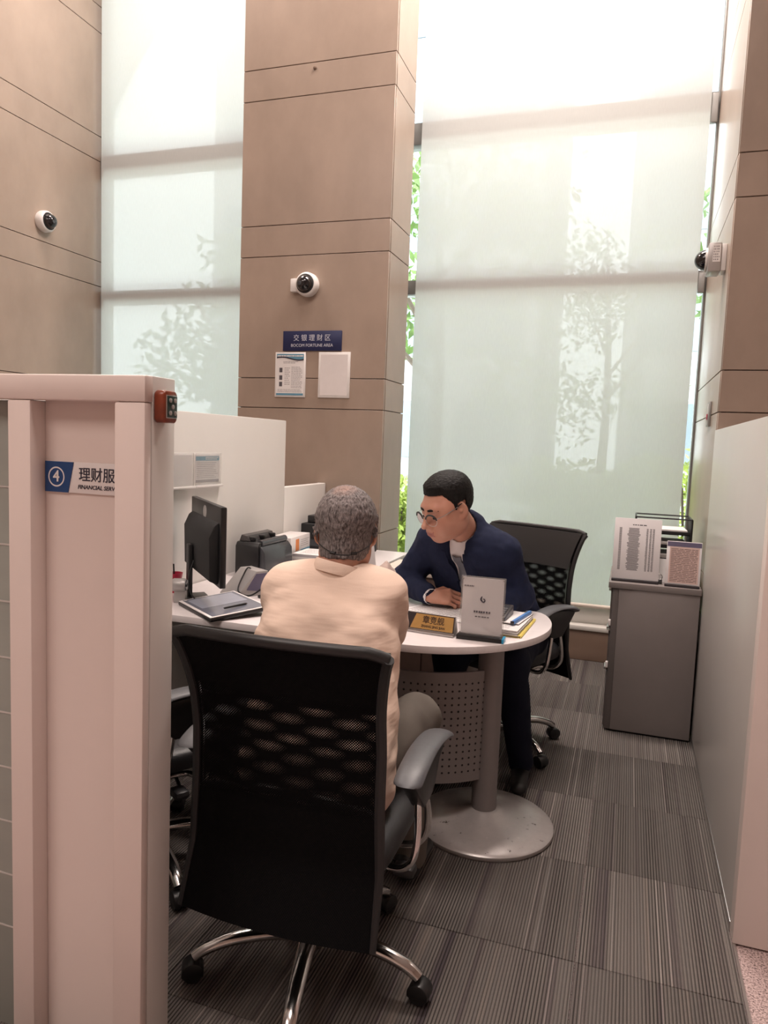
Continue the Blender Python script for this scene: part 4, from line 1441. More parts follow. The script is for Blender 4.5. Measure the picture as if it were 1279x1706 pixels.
kp = thing('keypad', 'small black numeric keypad at the foot of the card reader', 'keypad', (-1.445, 2.800, DZ), math.radians(-30))
obj('case', box((-0.045, -0.03, 0), (0.045, 0.03, 0.012), 0.003), M_BLACK, kp)
for r_ in range(3):
    for c_ in range(4):
        obj('key', box((-0.038 + c_ * 0.02, -0.022 + r_ * 0.016, 0.0121), (-0.022 + c_ * 0.02, -0.010 + r_ * 0.016, 0.015), 0.001, seg=1), M_SILVER, kp)

wc = thing('web_camera', 'silver round web camera on a small stand beside the monitor', 'camera', (-1.742, 2.568, DZ), math.radians(20))
bm = bmesh.new()
lathe(bm, [(0.0, -0.034), (0.020, -0.032), (0.027, -0.022), (0.028, 0.022), (0.025, 0.030), (0.0, 0.030)], 28, (0, 0, 0.072), Matrix.Rotation(PI / 2, 4, 'Y'))
obj('barrel', bm, M_SILVER, wc)
bm = bmesh.new()
lathe(bm, [(0.0235, 0.0302), (0.0235, 0.0330), (0.0, 0.0335)], 24, (0, 0, 0.072), Matrix.Rotation(PI / 2, 4, 'Y'))
obj('face', bm, M_SMOKE, wc)
for yy in (-0.009, 0.009):
    bm = bmesh.new()
    lathe(bm, [(0.0055, 0.0334), (0.0055, 0.036), (0.0, 0.0365)], 14, (0, yy, 0.072), Matrix.Rotation(PI / 2, 4, 'Y'))
    obj('lens', bm, M_BLACK, wc)
bm = bmesh.new()
prism(bm, [(-0.018, 0), (0.022, 0), (0.016, 0.05), (-0.012, 0.05)], 'x', -0.018, 0.03, 0.003)
obj('stand', bm, M_SILVER, wc)
ht = thing('headset', 'dark curved headset band standing beside the web camera', 'headset', (-1.822, 2.62, DZ), math.radians(15))
bm = bmesh.new()
tube(bm, [(0.04 * math.cos(a), 0, 0.042 * math.sin(a) + 0.014) for a in [PI * k / 14 for k in range(15)]], 0.011, 8, flat=((0, 1, 0), 1.0))
obj('band', bm, M_SMOKE, ht)
for sx in (-1, 1):
    bm = bmesh.new()
    lathe(bm, [(0.0, -0.012), (0.022, -0.010), (0.024, 0.0), (0.022, 0.010), (0.0, 0.012)], 18, (sx * 0.04, 0, 0.0245), Matrix.Rotation(PI / 2, 4, 'Y'))
    obj('ear_cup', bm, M_SILVER, ht)
rc_ = thing('red_cup', 'small red plastic cone-shaped cup beside the white divider', 'cup', (-1.868, 2.72, DZ))
bm = bmesh.new()
lathe(bm, [(0.018, 0), (0.020, 0.004), (0.035, 0.088), (0.033, 0.088), (0.018, 0.008), (0.0, 0.006)], 24)
obj('shell', bm, M_RED, rc_)
bm = bmesh.new()
tube(bm, [(0.0, 0.0, 0.012), (-0.012, 0.008, 0.125)], 0.0035, 8)
obj('pen', bm, M_BLACK, rc_)

sc = thing('document_scanner', 'black document scanner with smoky front cover and top rollers', 'scanner', (-1.77, 3.38, DZ))
bm = bmesh.new()
prism(bm, [(-0.165, 0), (0.165, 0), (0.165, 0.135), (0.15, 0.172), (-0.15, 0.172), (-0.165, 0.15)], 'x', -0.085, 0.045, 0.006)
obj('body', bm, M_BLACK, sc)
bm = bmesh.new()
prism(bm, [(0.0455, 0.005), (0.082, 0.012), (0.075, 0.120), (0.052, 0.150), (0.0455, 0.150)], 'y', -0.150, 0.158, 0.004)
obj('front_cover', bm, M_SMOKE, sc)
bm = bmesh.new()
tube(bm, [(0.035, -0.13, 0.163), (0.035, 0.145, 0.163)], 0.018, 14)
obj('feed_roller', bm, M_SMOKE, sc)
bm = bmesh.new()
prism(bm, [(-0.075, 0.1725), (-0.015, 0.1725), (-0.03, 0.200), (-0.062, 0.206)], 'y', -0.145, 0.13, 0.004)
obj('paper_rest', bm, M_GREYPL, sc)
for yy in (-0.12, -0.02, 0.09):
    bm = box((-0.035, yy - 0.012, 0.1725), (0.005, yy + 0.012, 0.195), 0.005)
    obj('guide', bm, M_BLACK, sc)

wcn = thing('carton', 'white carton with orange print behind the scanner', 'box', (-1.815, 3.76, DZ), math.radians(4))
obj('box_body', box((-0.065, -0.15, 0), (0.065, 0.15, 0.150), 0.002), M_SIGNW, wcn)
obj('orange_mark', box((0.0652, -0.075, 0.07), (0.0660, -0.025, 0.135), 0.0), M_ORANGE, wcn)
obj('band', box((0.0652, 0.0, 0.06), (0.0660, 0.148, 0.070), 0.0), M_SKYB, wcn)
bm = text_bars(bmesh.new(), 0.0, 0.13, 0.085, 0.13, 4, 0, 0.25, random.Random(12))
bm.transform(Matrix.Translation((0.0664, 0, 0)) @ Matrix.Rotation(PI / 2, 4, 'Z'))
obj('printed_lines', bm, M_PRINTG, wcn)
pk = thing('paper_stack', 'thick grey-edged stack of papers under a white form by the scanner', 'paper', (-1.575, 3.71, DZ), math.radians(3))
for k in range(5):
    dx = (0.002, -0.004, 0.003, -0.002, 0.0)[k]
    obj('sheaf', box((-0.15 + dx, -0.11, k * 0.014), (0.15 + dx, 0.11, k * 0.014 + 0.0135)), M_PAPERD if k % 2 else M_PRINTG, pk)
obj('sheet', box((-0.148, -0.108, 0.0702), (0.148, 0.108, 0.072)), M_PAPER, pk)
bm = text_bars(bmesh.new(), -0.12, 0.12, -0.08, 0.09, 8, 0, 0.25, random.Random(13))
bm.transform(Matrix.Translation((0, 0, 0.0724)) @ Matrix.Rotation(-PI / 2, 4, 'X'))
obj('printed_lines', bm, M_PRINTG, pk)
tr_ = thing('tape_ring', 'white ring-shaped dish near the peach shirt collar', 'dish', (-1.585, 3.50, DZ))
bm = bmesh.new()
lathe(bm, [(0.075, 0), (0.085, 0.003), (0.092, 0.022), (0.088, 0.022), (0.074, 0.006), (0.0, 0.005)], 36)
obj('dish', bm, M_SIGNW, tr_)
pr_ = thing('printer', 'black box printer in the far desk corner behind the papers', 'printer', (-1.70, 4.22, DZ))
obj('body', box((-0.19, -0.16, 0), (0.20, 0.16, 0.185), 0.008), M_BLACKM, pr_)
obj('lid', box((-0.16, -0.13, 0.1855), (0.19, 0.15, 0.232), 0.006), M_BLACK, pr_)
obj('paper_slot', box((-0.14, -0.162, 0.05), (0.15, -0.1602, 0.09), 0.0), M_SMOKE, pr_)
obj('panel', box((0.05, -0.162, 0.13), (0.17, -0.1602, 0.165), 0.0), M_GREYPL, pr_)

sl_ = thing('info_tablet', 'white slab-like tablet leaning on a stand, seen edge-on beside the grey-haired head', 'tablet', (-1.085, 2.98, DZ), math.radians(68))
tm3 = Matrix.Rotation(math.radians(-10), 4, 'X')
bm = box((-0.11, -0.010, 0.010), (0.11, 0.010, 0.345), 0.004)
bm.transform(tm3)
obj('slab', bm, M_SIGNW, sl_)
bm = box((-0.095, 0.0102, 0.05), (0.095, 0.0115, 0.325))
bm.transform(tm3)
obj('screen', bm, M_SMOKE, sl_)
obj('foot', box((-0.08, -0.05, 0), (0.08, 0.07, 0.010), 0.003), M_SILVER, sl_)
tx = thing('tissue_box', 'small tissue box with a crumpled tissue beside the leaning white tablet', 'tissue box', (-0.958, 2.93, DZ), math.radians(12))
obj('carton', box((-0.045, -0.035, 0), (0.045, 0.035, 0.10), 0.002), M_CREAM, tx)
rnd = random.Random(5)
bm = bmesh.new()
rings = []
for j in range(8):
    rr = (0.012, 0.022, 0.032, 0.036, 0.034, 0.028, 0.018, 0.006)[j]
    rings.append([bm.verts.new((rr * math.cos(2 * PI * k / 14) * rnd.uniform(0.7, 1.3), rr * math.sin(2 * PI * k / 14) * rnd.uniform(0.7, 1.3), 0.1005 + 0.0125 * j + rnd.uniform(-0.004, 0.004) * (j > 0))) for k in range(14)])
for a, b in zip(rings, rings[1:]):
    for k in range(14):
        bm.faces.new((a[k], a[(k + 1) % 14], b[(k + 1) % 14], b[k]))
bm.faces.new(rings[-1])
obj('tissue', bm, M_TISSUE, tx)

# ------------------------------------------------------------------ low cabinet by the stone pier
lc = thing('low_cabinet', 'low brown cabinet with a cream top beside the middle stone pier', 'cabinet', (-1.0, 3.96, 0))
part('body', box((-1.26, 3.785, 0), (-0.76, 4.14, 0.708), 0.003), M_BROWNB, lc)
part('top_board', box((-1.275, 3.765, 0.7085), (-0.75, 4.15, 0.732), 0.003), M_CREAM, lc)
for x_ in (-1.135, -0.885):
    d_ = part('door', box((x_ - 0.120, 3.770, 0.03), (x_ + 0.120, 3.7845, 0.695), 0.002), M_BROWNB, lc)
    k_ = bmesh.new()
    lathe(k_, [(0.008, 0), (0.012, 0.012), (0, 0.015)], 14, (x_ + (0.09 if x_ < -1 else -0.09) + 1.0, 3.770 - 3.96, 0.55), Matrix.Rotation(PI / 2, 4, 'X'))
    obj('knob', k_, M_STEEL, d_)

# ------------------------------------------------------------------ grey cabinet at the right divider
cb = thing('filing_cabinet', 'grey steel filing cabinet against the right divider', 'cabinet', (0.16, 4.05, 0))
part('side_panel', box((-0.010, 3.806, 0.012), (0.366, 3.824, 0.742), 0.001), M_CAB, cb)
part('carcass', box((-0.030, 3.8242, 0.012), (0.366, 4.33, 0.742), 0.002), M_CABD, cb)
part('front_edge', box((-0.040, 3.808, 0.012), (-0.0102, 3.826, 0.742), 0.001), M_CABD, cb)
part('top_board', box((-0.062, 3.795, 0.7425), (0.370, 4.34, 0.772), 0.002), M_CAB, cb)
part('plinth', box((-0.02, 3.82, 0), (0.36, 4.32, 0.0118), 0.001), M_BLACK, cb)
for k, (za, zb) in enumerate(((0.53, 0.735), (0.31, 0.525), (0.02, 0.305))):
    d_ = part('drawer', box((-0.048, 3.828, za), (-0.0305, 4.325, zb), 0.002), M_CABD, cb)
    b_ = box((-0.062 - 0.16, 4.03 - 4.05, zb - 0.05), (-0.0485 - 0.16, 4.12 - 4.05, zb - 0.035), 0.002)
    obj('handle', b_, M_STEEL, d_)
for z_ in (0.562, 0.345):
    lb = part('label_tab', box((-0.052, 3.800, z_ - 0.014), (-0.0405, 3.8275, z_ + 0.014), 0.001), M_SIGNW, cb)
part('hinge', box((-0.058, 3.806, 0.522), (-0.0405, 3.8275, 0.526), 0.0), M_STEEL, cb)

s1 = thing('notice_stand', 'larger grey notice stand with a closely printed table on the filing cabinet', 'notice', (0.060, 3.858, 0.7725), math.radians(0))
tm = Matrix.Translation((0, 0, 0.012)) @ Matrix.Rotation(math.radians(-7), 4, 'X')
obj('foot', box((-0.112, -0.018, 0), (0.112, 0.055, 0.011), 0.002), M_DARKPL, s1)
obj('board', tilt(box((-0.112, -0.004, 0), (0.112, 0.002, 0.308), 0.0015)), M_GREYP, s1)
rnd = random.Random(15)
bm = bmesh.new()
text_bars(bm, -0.025, 0.04, 0.272, 0.280, 1, -0.0043, 0.6, rnd, ragged=0)
for r_ in range(44):
    z = 0.258 - r_ * 0.0049
    wd = 0.016 + 0.020 * rnd.random()
    bx(bm, (-0.032 - wd / 2, -0.0044, z - 0.0013), (-0.032 + wd / 2 + 0.028, -0.0042, z + 0.0013))
    bx(bm, (-0.088, -0.0044, z - 0.0013), (-0.076, -0.0042, z + 0.0013))
    for xx in (0.046, 0.062, 0.076):
        bx(bm, (xx - 0.0045 + rnd.uniform(-0.001, 0.001), -0.0044, z - 0.0013), (xx + 0.0045, -0.0042, z + 0.0013))
obj('printed_table', tilt(bm), M_PRINT, s1)
s2 = thing('notice_stand', 'smaller pink notice stand with a grey header on the filing cabinet', 'notice', (0.280, 3.828, 0.7725), math.radians(-2))
obj('foot', box((-0.080, -0.016, 0), (0.080, 0.055, 0.011), 0.002), M_DARKPL, s2)
obj('board', tilt(box((-0.080, -0.004, 0), (0.080, 0.002, 0.212), 0.0015)), M_GREYP, s2)
obj('sheet', tilt(box((-0.066, -0.0050, 0.006), (0.070, -0.0042, 0.185))), M_PINKP, s2)
obj('header', tilt(box((-0.078, -0.0054, 0.186), (0.078, -0.0042, 0.209))), M_PURPLE, s2)
bm = text_bars(bmesh.new(), -0.06, 0.064, 0.012, 0.178, 22, -0.0052, 0.34, random.Random(17), ragged=0.08, word=(0.01, 0.04))
obj('printed_lines', tilt(bm), M_BROWNB, s2)

tr2 = thing('letter_tray', 'black wire letter tray with three shelves behind the notice stands', 'tray', (0.185, 4.13, 0.7725))
W2, D2 = 0.135, 0.115
for sx in (-1, 1):
    for sy in (-1, 1):
        bm = bmesh.new()
        tube(bm, [(sx * W2, sy * D2, 0), (sx * W2, sy * D2, 0.320)], 0.004, 8)
        obj('post', bm, M_BLACK, tr2)
bm = bmesh.new()
tube(bm, [(-W2, -D2, 0.318), (W2, -D2, 0.318)], 0.004, 8)
tube(bm, [(-W2, D2, 0.318), (W2, D2, 0.318)], 0.004, 8)
tube(bm, [(-W2, -D2, 0.318), (-W2, D2, 0.318)], 0.004, 8)
tube(bm, [(W2, -D2, 0.318), (W2, D2, 0.318)], 0.004, 8)
obj('top_wire', bm, M_BLACK, tr2)
obj('end_plate', box((W2 - 0.003, -D2, 0.10), (W2 + 0.006, D2, 0.318), 0.002), M_BLACKM, tr2)
for k, z in enumerate((0.095, 0.165, 0.235)):
    b_ = bmesh.new()
    bx(b_, (-W2, -D2, z), (W2 - 0.004, D2, z + 0.004))
    bx(b_, (-W2, -D2, z), (W2 - 0.004, -D2 + 0.004, z + 0.018))
    obj('shelf', b_, M_BLACK, tr2)
for k, (z, n_) in enumerate(((0.0995, 5), (0.1695, 4), (0.2395, 3))):
    t = thing('tray_papers', ('bundle of white papers on the lowest shelf of the letter tray', 'bundle of white papers on the middle shelf of the letter tray', 'bundle of white papers on the top shelf of the letter tray')[k], 'paper', (0.18, 4.13, 0.7725 + z), 0.02 * k)
    for q in range(n_):
        obj('sheaf', box((-0.122 + 0.002 * q, -0.105, q * 0.007), (0.118, 0.105 - 0.003 * q, q * 0.007 + 0.0065)), M_PAPERD if q < n_ - 1 else M_PAPER, t)
wp = thing('paper_bundle', 'loose white papers standing between the two notice stands', 'paper', (0.190, 3.915, 0.7725))
for k in range(3):
    bm = box((-0.05 + 0.012 * k, 0, 0.0), (0.02 + 0.012 * k, 0.0015, 0.12 - 0.018 * k))
    bm.transform(Matrix.Translation((0, 0.012 * k, 0.001)) @ Matrix.Rotation(math.radians(-10), 4, 'X'))
    obj('sheet', bm, M_PAPER, wp)
bc = thing('bulldog_clip', 'black and chrome clip resting between the notice stands', 'clip', (0.176, 3.87, 0.7725))
bm = bmesh.new()
tube(bm, [(0.014 * math.cos(a), 0, 0.035 + 0.014 * math.sin(a)) for a in [2 * PI * k / 16 for k in range(17)]], 0.0022, 6)
obj('loop', bm, M_CHROME, bc)
bm = bmesh.new()
prism(bm, [(-0.012, 0), (0.012, 0), (0.003, 0.022), (-0.003, 0.022)], 'x', -0.014, 0.014, 0.001)
obj('jaw', bm, M_BLACK, bc)

# ------------------------------------------------------------------ people: one smooth skin per body from blended limbs
class Field:
    def __init__(s, lo, hi, h):
        s.lo, s.h = np.array(lo, float), h
        s.n = np.ceil((np.array(hi, float) - s.lo) / h).astype(int) + 1
        s.D = np.full(s.n, 0.25, np.float32)
    def block(s, c, rad):
        a = np.clip(np.floor((np.array(c) - rad - s.lo) / s.h).astype(int), 0, s.n - 1)
        b = np.clip(np.ceil((np.array(c) + rad - s.lo) / s.h).astype(int) + 1, 1, s.n)
        if np.any(b <= a):
            return None, None
        ax = [s.lo[i] + s.h * np.arange(a[i], b[i]) for i in range(3)]
        P = np.stack(np.meshgrid(*ax, indexing='ij'), -1).astype(np.float32)
        return (slice(a[0], b[0]), slice(a[1], b[1]), slice(a[2], b[2])), P
    @staticmethod
    def smin(a, b, k):
        h = np.clip(0.5 + 0.5 * (b - a) / k, 0, 1)
        return b * (1 - h) + a * h - k * h * (1 - h)
    def add(s, d, sl, k):
        s.D[sl] = s.smin(s.D[sl], d, k) if k > 0 else np.minimum(s.D[sl], d)
    def sub(s, d, sl, k):
        s.D[sl] = -s.smin(-s.D[sl], d, k) if k > 0 else np.maximum(s.D[sl], -d)
    def limb(s, a, b, ra, rb, k=0.02, n=None, q=1.0, cut=False, infl=0.0):
        """tapering limb a-b; along direction n the section is squashed by q"""
        a, b = np.array(a, float), np.array(b, float)
        ra, rb = ra + infl, rb + infl
        L = np.linalg.norm(b - a)
        sl, P = s.block((a + b) / 2, L / 2 + max(ra, rb) + 2.5 * k + 0.02)
        if sl is None:
            return
        ab = (b - a).astype(np.float32)
        t = np.clip(((P - a.astype(np.float32)) @ ab) / max(L * L, 1e-9), 0, 1)
        v = P - a.astype(np.float32) - t[..., None] * ab
        if n is not None:
            n = np.array(n, float)
            n /= np.linalg.norm(n)
            n = n.astype(np.float32)
            v = v + (1 / q - 1) * (v @ n)[..., None] * n
        d = np.sqrt((v * v).sum(-1)) - (ra + (rb - ra) * t)
        (s.sub if cut else s.add)(d, sl, k)
    def ell(s, c, r, R=None, k=0.02, cut=False, infl=0.0):
        c = np.array(c, float)
        r = np.array(r, float) + infl
        sl, P = s.block(c, r.max() + 2.5 * k + 0.02)
        if sl is None:
            return
        v = P - c.astype(np.float32)
        if R is not None:
            v = v @ np.array(R, np.float32)
        k0 = np.sqrt(((v / r) ** 2).sum(-1))
        k1 = np.sqrt(((v / (r * r)) ** 2).sum(-1))
        d = np.where(k1 > 1e-6, k0 * (k0 - 1) / np.maximum(k1, 1e-6), -r.min())
        (s.sub if cut else s.add)(d.astype(np.float32), sl, k)
    def coords(s):
        ax = [(s.lo[i] + s.h * np.arange(s.n[i])).astype(np.float32) for i in range(3)]
        return np.meshgrid(*ax, indexing='ij', sparse=True)
    def mesh(s):
        D = s.D
        sg = D < 0
        nx, ny, nz = D.shape
        cnt = np.zeros((nx - 1, ny - 1, nz - 1), np.int8)
        for i in (0, 1):
            for j in (0, 1):
                for k in (0, 1):
                    cnt += sg[i:nx - 1 + i, j:ny - 1 + j, k:nz - 1 + k]
        act = (cnt > 0) & (cnt < 8)
        I = np.argwhere(act)
        acc = np.zeros((len(I), 3))
        num = np.zeros(len(I))
        for ax in range(3):
            o1, o2 = [q for q in range(3) if q != ax]
            for u in (0, 1):
                for v in (0, 1):
                    p = I.copy()
                    p[:, o1] += u
                    p[:, o2] += v
                    q_ = p.copy()
                    q_[:, ax] += 1
                    d0 = D[p[:, 0], p[:, 1], p[:, 2]]
                    d1 = D[q_[:, 0], q_[:, 1], q_[:, 2]]
                    m = (d0 < 0) != (d1 < 0)
                    t = np.where(m, d0 / np.where(m, d0 - d1, 1), 0)
                    pt = p.astype(float)
                    pt[:, ax] += t
                    acc[m] += pt[m]
                    num[m] += 1
        V = acc / num[:, None] * s.h + s.lo
        ids = np.full(act.shape, -1, np.int32)
        ids[I[:, 0], I[:, 1], I[:, 2]] = np.arange(len(I))
        F = []
        for ax in range(3):
            o1, o2 = (ax + 1) % 3, (ax + 2) % 3
            a = [slice(None)] * 3
            b = [slice(None)] * 3
            a[ax] = slice(0, -1)
            b[ax] = slice(1, None)
            m = sg[tuple(a)] != sg[tuple(b)]
            E = np.argwhere(m)
            ok = np.ones(len(E), bool)
            for o in (o1, o2):
                ok &= (E[:, o] > 0) & (E[:, o] < D.shape[o] - 1)
            E = E[ok]
            def cell(du, dv):
                c = E.copy()
                c[:, o1] -= du
                c[:, o2] -= dv
                return ids[c[:, 0], c[:, 1], c[:, 2]]
            qd = np.stack([cell(1, 1), cell(0, 1), cell(0, 0), cell(1, 0)], 1)
            flip = ~sg[E[:, 0], E[:, 1], E[:, 2]]
            qd[flip] = qd[flip][:, ::-1]
            F.append(qd)
        F = np.concatenate(F)
        F = F[(F >= 0).all(1)]
        return V, F

def relax(V, F, it=2, lam=0.5):
    n = len(V)
    for _ in range(it):
        A = np.zeros_like(V)
        W = np.zeros(n)
        for i in range(4):
            a, b = F[:, i], F[:, (i + 1) % 4]
            np.add.at(A, a, V[b])
            np.add.at(A, b, V[a])
            np.add.at(W, a, 1)
            np.add.at(W, b, 1)
        V = V * (1 - lam) + lam * A / np.maximum(W, 1)[:, None]
    return V

def to_obj(name, V, F, mats, parent, frame=None, matidx=None):
    """V in world; frame: 4x4 the object sits in (so that its texture follows it)"""
    fr = frame if frame is not None else Matrix()
    inv = np.array(fr.inverted())
    W = V @ inv[:3, :3].T + inv[:3, 3]
    me = bpy.data.meshes.new(name)
    me.vertices.add(len(W))
    me.vertices.foreach_set('co', W.astype(np.float32).ravel())
    me.loops.add(F.size)
    me.loops.foreach_set('vertex_index', F.astype(np.int32).ravel())
    me.polygons.add(len(F))
    me.polygons.foreach_set('loop_start', np.arange(0, F.size, 4, dtype=np.int32))
    if matidx is not None:
        me.polygons.foreach_set('material_index', matidx.astype(np.int32))
    me.update(calc_edges=True)
    me.validate()
    for m_ in mats:
        me.materials.append(m_)
    me.shade_smooth()
    o = bpy.data.objects.new(name, me)
    COL.objects.link(o)
    if parent is not None:
        o.parent = parent
        pm = parent.matrix_basis if parent.parent is None else parent.parent.matrix_basis @ parent.matrix_basis
        o.matrix_basis = pm.inverted() @ fr
    else:
        o.matrix_basis = fr
    return o

def frame_of(c, fwd, up=(0, 0, 1), roll=0.0):
    """right, forward, up columns"""
    f = Vector(fwd).normalized()
    r = f.cross(Vector(up)).normalized()
    u = r.cross(f)
    m = Matrix((( r.x, f.x, u.x, c[0]), (r.y, f.y, u.y, c[1]), (r.z, f.z, u.z, c[2]), (0, 0, 0, 1)))
    return m @ Matrix.Rotation(roll, 4, 'Y')

def head(Fd, H, sc=1.0, face=True, full=1.0):
    """skull, jaw, features; H is the head frame (x right, y forward, z up), origin between the ears"""
    R = np.array(H.to_3x3())
    def w_(p):
        return np.array(H @ (Vector(p) * sc))
    def E(c, r, k, rot=None, cut=False):
        RR = R if rot is None else R @ np.array(rot.to_3x3())
        Fd.ell(w_(c), np.array(r) * sc, RR, k * sc, cut)
    def L(a, b, ra, rb, k, cut=False):
        Fd.limb(w_(a), w_(b), ra * sc, rb * sc, k * sc, cut=cut)
    E((0, -0.012, 0.030), (0.076, 0.096, 0.088), 0.01)
    E((0, 0.030, -0.030), (0.064 * full, 0.062, 0.080), 0.04)
    E((0, 0.034, -0.072), (0.056 * full, 0.050, 0.046), 0.03)
    E((0, 0.066, -0.098), (0.026, 0.020, 0.020), 0.025)
    for s in (-1, 1):
        E((s * 0.050 * full, 0.0, -0.058), (0.020, 0.032, 0.034), 0.03)
        E((s * 0.040 * full, 0.052, -0.036), (0.026, 0.026, 0.028), 0.03)
        E((s * 0.058, 0.030, 0.010), (0.018, 0.034, 0.030), 0.02)
    if face:
        L((-0.036, 0.076, 0.022), (0.036, 0.076, 0.022), 0.013, 0.013, 0.02)
        for s in (-1, 1):
            E((s * 0.032, 0.097, -0.002), (0.018, 0.014, 0.011), 0.012, cut=True)
            E((s * 0.032, 0.079, -0.003), (0.0155, 0.0115, 0.0115), 0.004)
            L((s * 0.020, 0.0895, 0.0035), (s * 0.044, 0.084, 0.0025), 0.0032, 0.0028, 0.004)
        L((0, 0.087, 0.006), (0, 0.113, -0.033), 0.0088, 0.0115, 0.012)
        E((0, 0.117, -0.037), (0.0125, 0.012, 0.010), 0.007)
        for s in (-1, 1):
            E((s * 0.0150, 0.101, -0.041), (0.0090, 0.012, 0.0080), 0.006)
            E((s * 0.0065, 0.109, -0.0455), (0.0035, 0.005, 0.003), 0.003, cut=True)
        E((0, 0.085, -0.066), (0.027, 0.018, 0.020), 0.02)
        L((-0.019, 0.0955, -0.0665), (0.019, 0.0955, -0.0665), 0.0050, 0.0050, 0.007)
        L((-0.016, 0.0945, -0.0775), (0.016, 0.0945, -0.0775), 0.0058, 0.0058, 0.007)
        L((-0.022, 0.1005, -0.0722), (0.022, 0.1005, -0.0722), 0.0020, 0.0020, 0.003, cut=True)
    for s in (-1, 1):
        rt = Matrix.Rotation(s * 0.35, 4, 'Z') @ Matrix.Rotation(-0.18, 4, 'X')
        E((s * 0.080, -0.012, -0.004), (0.0085, 0.0195, 0.034), 0.005, rt)
        E((s * 0.0895, -0.007, 0.003), (0.0065, 0.0120, 0.022), 0.003, rt, cut=True)
        E((s * 0.0835, -0.001, -0.004), (0.005, 0.006, 0.008), 0.003, rt)
        E((s * 0.080, -0.004, -0.030), (0.007, 0.010, 0.010), 0.006, rt)

def hand(Fd, wrist, u, w, side, curl=(0.5, 0.7, 0.5), sc=1.0, thumb=0.5, spread=0.06):
    """wrist point, u towards the knuckles, w out of the back of the hand; side +1: thumb on the u x w side"""
    u = Vector(u).normalized()
    w = Vector(w)
    w = (w - u * w.dot(u)).normalized()
    v = u.cross(w) * side
    O = Vector(wrist)
    def pt(a, b, c):
        return O + u * a * sc + v * b * sc + w * c * sc
    Fd.limb(pt(-0.01, 0, 0), pt(0.035, 0, 0), 0.025 * sc, 0.030 * sc, 0.012, n=w, q=0.62)
    for b0, b1 in ((0.018, 0.030), (0.006, 0.010), (-0.006, -0.010), (-0.018, -0.029)):
        Fd.limb(pt(0.01, b0, 0), pt(0.080 - abs(b1) * 0.25, b1, 0.002), 0.0125 * sc, 0.0115 * sc, 0.012)
    lens = ((0.044, 0.026, 0.021), (0.048, 0.029, 0.022), (0.044, 0.027, 0.021), (0.034, 0.021, 0.019))
    for i, b in enumerate((0.030, 0.010, -0.010, -0.029)):
        p = pt(0.080 - abs(b) * 0.25, b, 0.002)
        a = 0.0
        d0 = (u + v * (b / 0.03) * spread).normalized()
        r = (0.0092, 0.0095, 0.0090, 0.0080)[i] * sc
        for j in range(3):
            a += curl[j] * (1 + 0.06 * i)
            dr = d0 * math.cos(a) - w * math.sin(a)
            q = p + dr * lens[i][j] * sc
            Fd.limb(p, q, r, r * 0.90, 0.004)
            p, r = q, r * 0.90
    p = pt(0.012, 0.024, -0.004)
    d1 = (u * 0.72 + v * 0.60 - w * 0.30 * thumb).normalized()
    q = p + d1 * 0.042 * sc
    Fd.limb(p, q, 0.0145 * sc, 0.0115 * sc, 0.010)
    d2 = (u * 0.92 + v * (0.25 - 0.5 * thumb) - w * 0.45 * thumb).normalized()
    r_ = q + d2 * 0.032 * sc
    Fd.limb(q, r_, 0.0108 * sc, 0.0098 * sc, 0.005)
    d3 = (u * 0.9 + v * (0.0 - 0.6 * thumb) - w * 0.5 * thumb).normalized()
    Fd.limb(r_, r_ + d3 * 0.025 * sc, 0.0096 * sc, 0.0080 * sc, 0.004)

def lerp(a, b, t):
    return tuple(np.array(a) * (1 - t) + np.array(b) * t)

def torso(Fd, J, infl=0.0, k=0.05, waist=True, shoulders=True):
    """trunk between pelvis, chest and the two shoulder joints"""
    R_, L_ = np.array(J['shR']), np.array(J['shL'])
    ax = (L_ - R_) / np.linalg.norm(L_ - R_)
    pel, che = np.array(J['pelvis']), np.array(J['chest'])
    up = (che - pel) / np.linalg.norm(che - pel)
    fw = np.cross(ax, up)
    mid = (R_ + L_) / 2
    for s in (-1, 1):
        o = ax * s
        Fd.limb(pel + o * 0.075, pel + o * 0.070 + up * 0.14, 0.105, 0.098, k, infl=infl)
        Fd.limb(pel + o * 0.070 + up * 0.14, che + o * 0.075, 0.098, 0.108, k, infl=infl)
        Fd.limb(che + o * 0.075, mid + o * 0.085 - up * 0.02, 0.108, 0.086, k, infl=infl)
        if shoulders:
            Fd.limb(mid + o * 0.04 + up * 0.022, (R_ if s < 0 else L_), 0.058, 0.060, k, infl=infl)
    Fd.limb(pel, che, 0.10, 0.11, k, infl=infl)
    return ax, up, fw

def arm(Fd, sh, el, wr, infl=0.0, upto=1.0, k=0.02, rr=(0.056, 0.043, 0.041, 0.027)):
    if upto <= 0.5:
        e = lerp(sh, el, upto * 2)
        Fd.limb(sh, e, rr[0], rr[0] + (rr[1] - rr[0]) * upto * 2, k, infl=infl)
        return
    Fd.limb(sh, el, rr[0], rr[1], k, infl=infl)
    t = upto * 2 - 1
    Fd.limb(el, lerp(el, wr, t), rr[2], rr[2] + (rr[3] - rr[2]) * t, k, infl=infl)

def leg(Fd, hip, kn, an, infl=0.0, k=0.03):
    Fd.limb(hip, kn, 0.088, 0.060, k, infl=infl)
    Fd.limb(kn, an, 0.056, 0.038, k, infl=infl)

def foot(Fd, an, d, infl=0.0):
    d = Vector(d).normalized()
    a = Vector(an)
    Fd.limb(a + Vector((0, 0, -0.01)) - d * 0.03, a + Vector((0, 0, -0.035)) - d * 0.02, 0.036, 0.034, 0.02, infl=infl)
    Fd.limb(a + Vector((0, 0, -0.035)) - d * 0.02, a + d * 0.15 + Vector((0, 0, -0.048)), 0.036, 0.030, 0.02, n=(0, 0, 1), q=0.8, infl=infl)

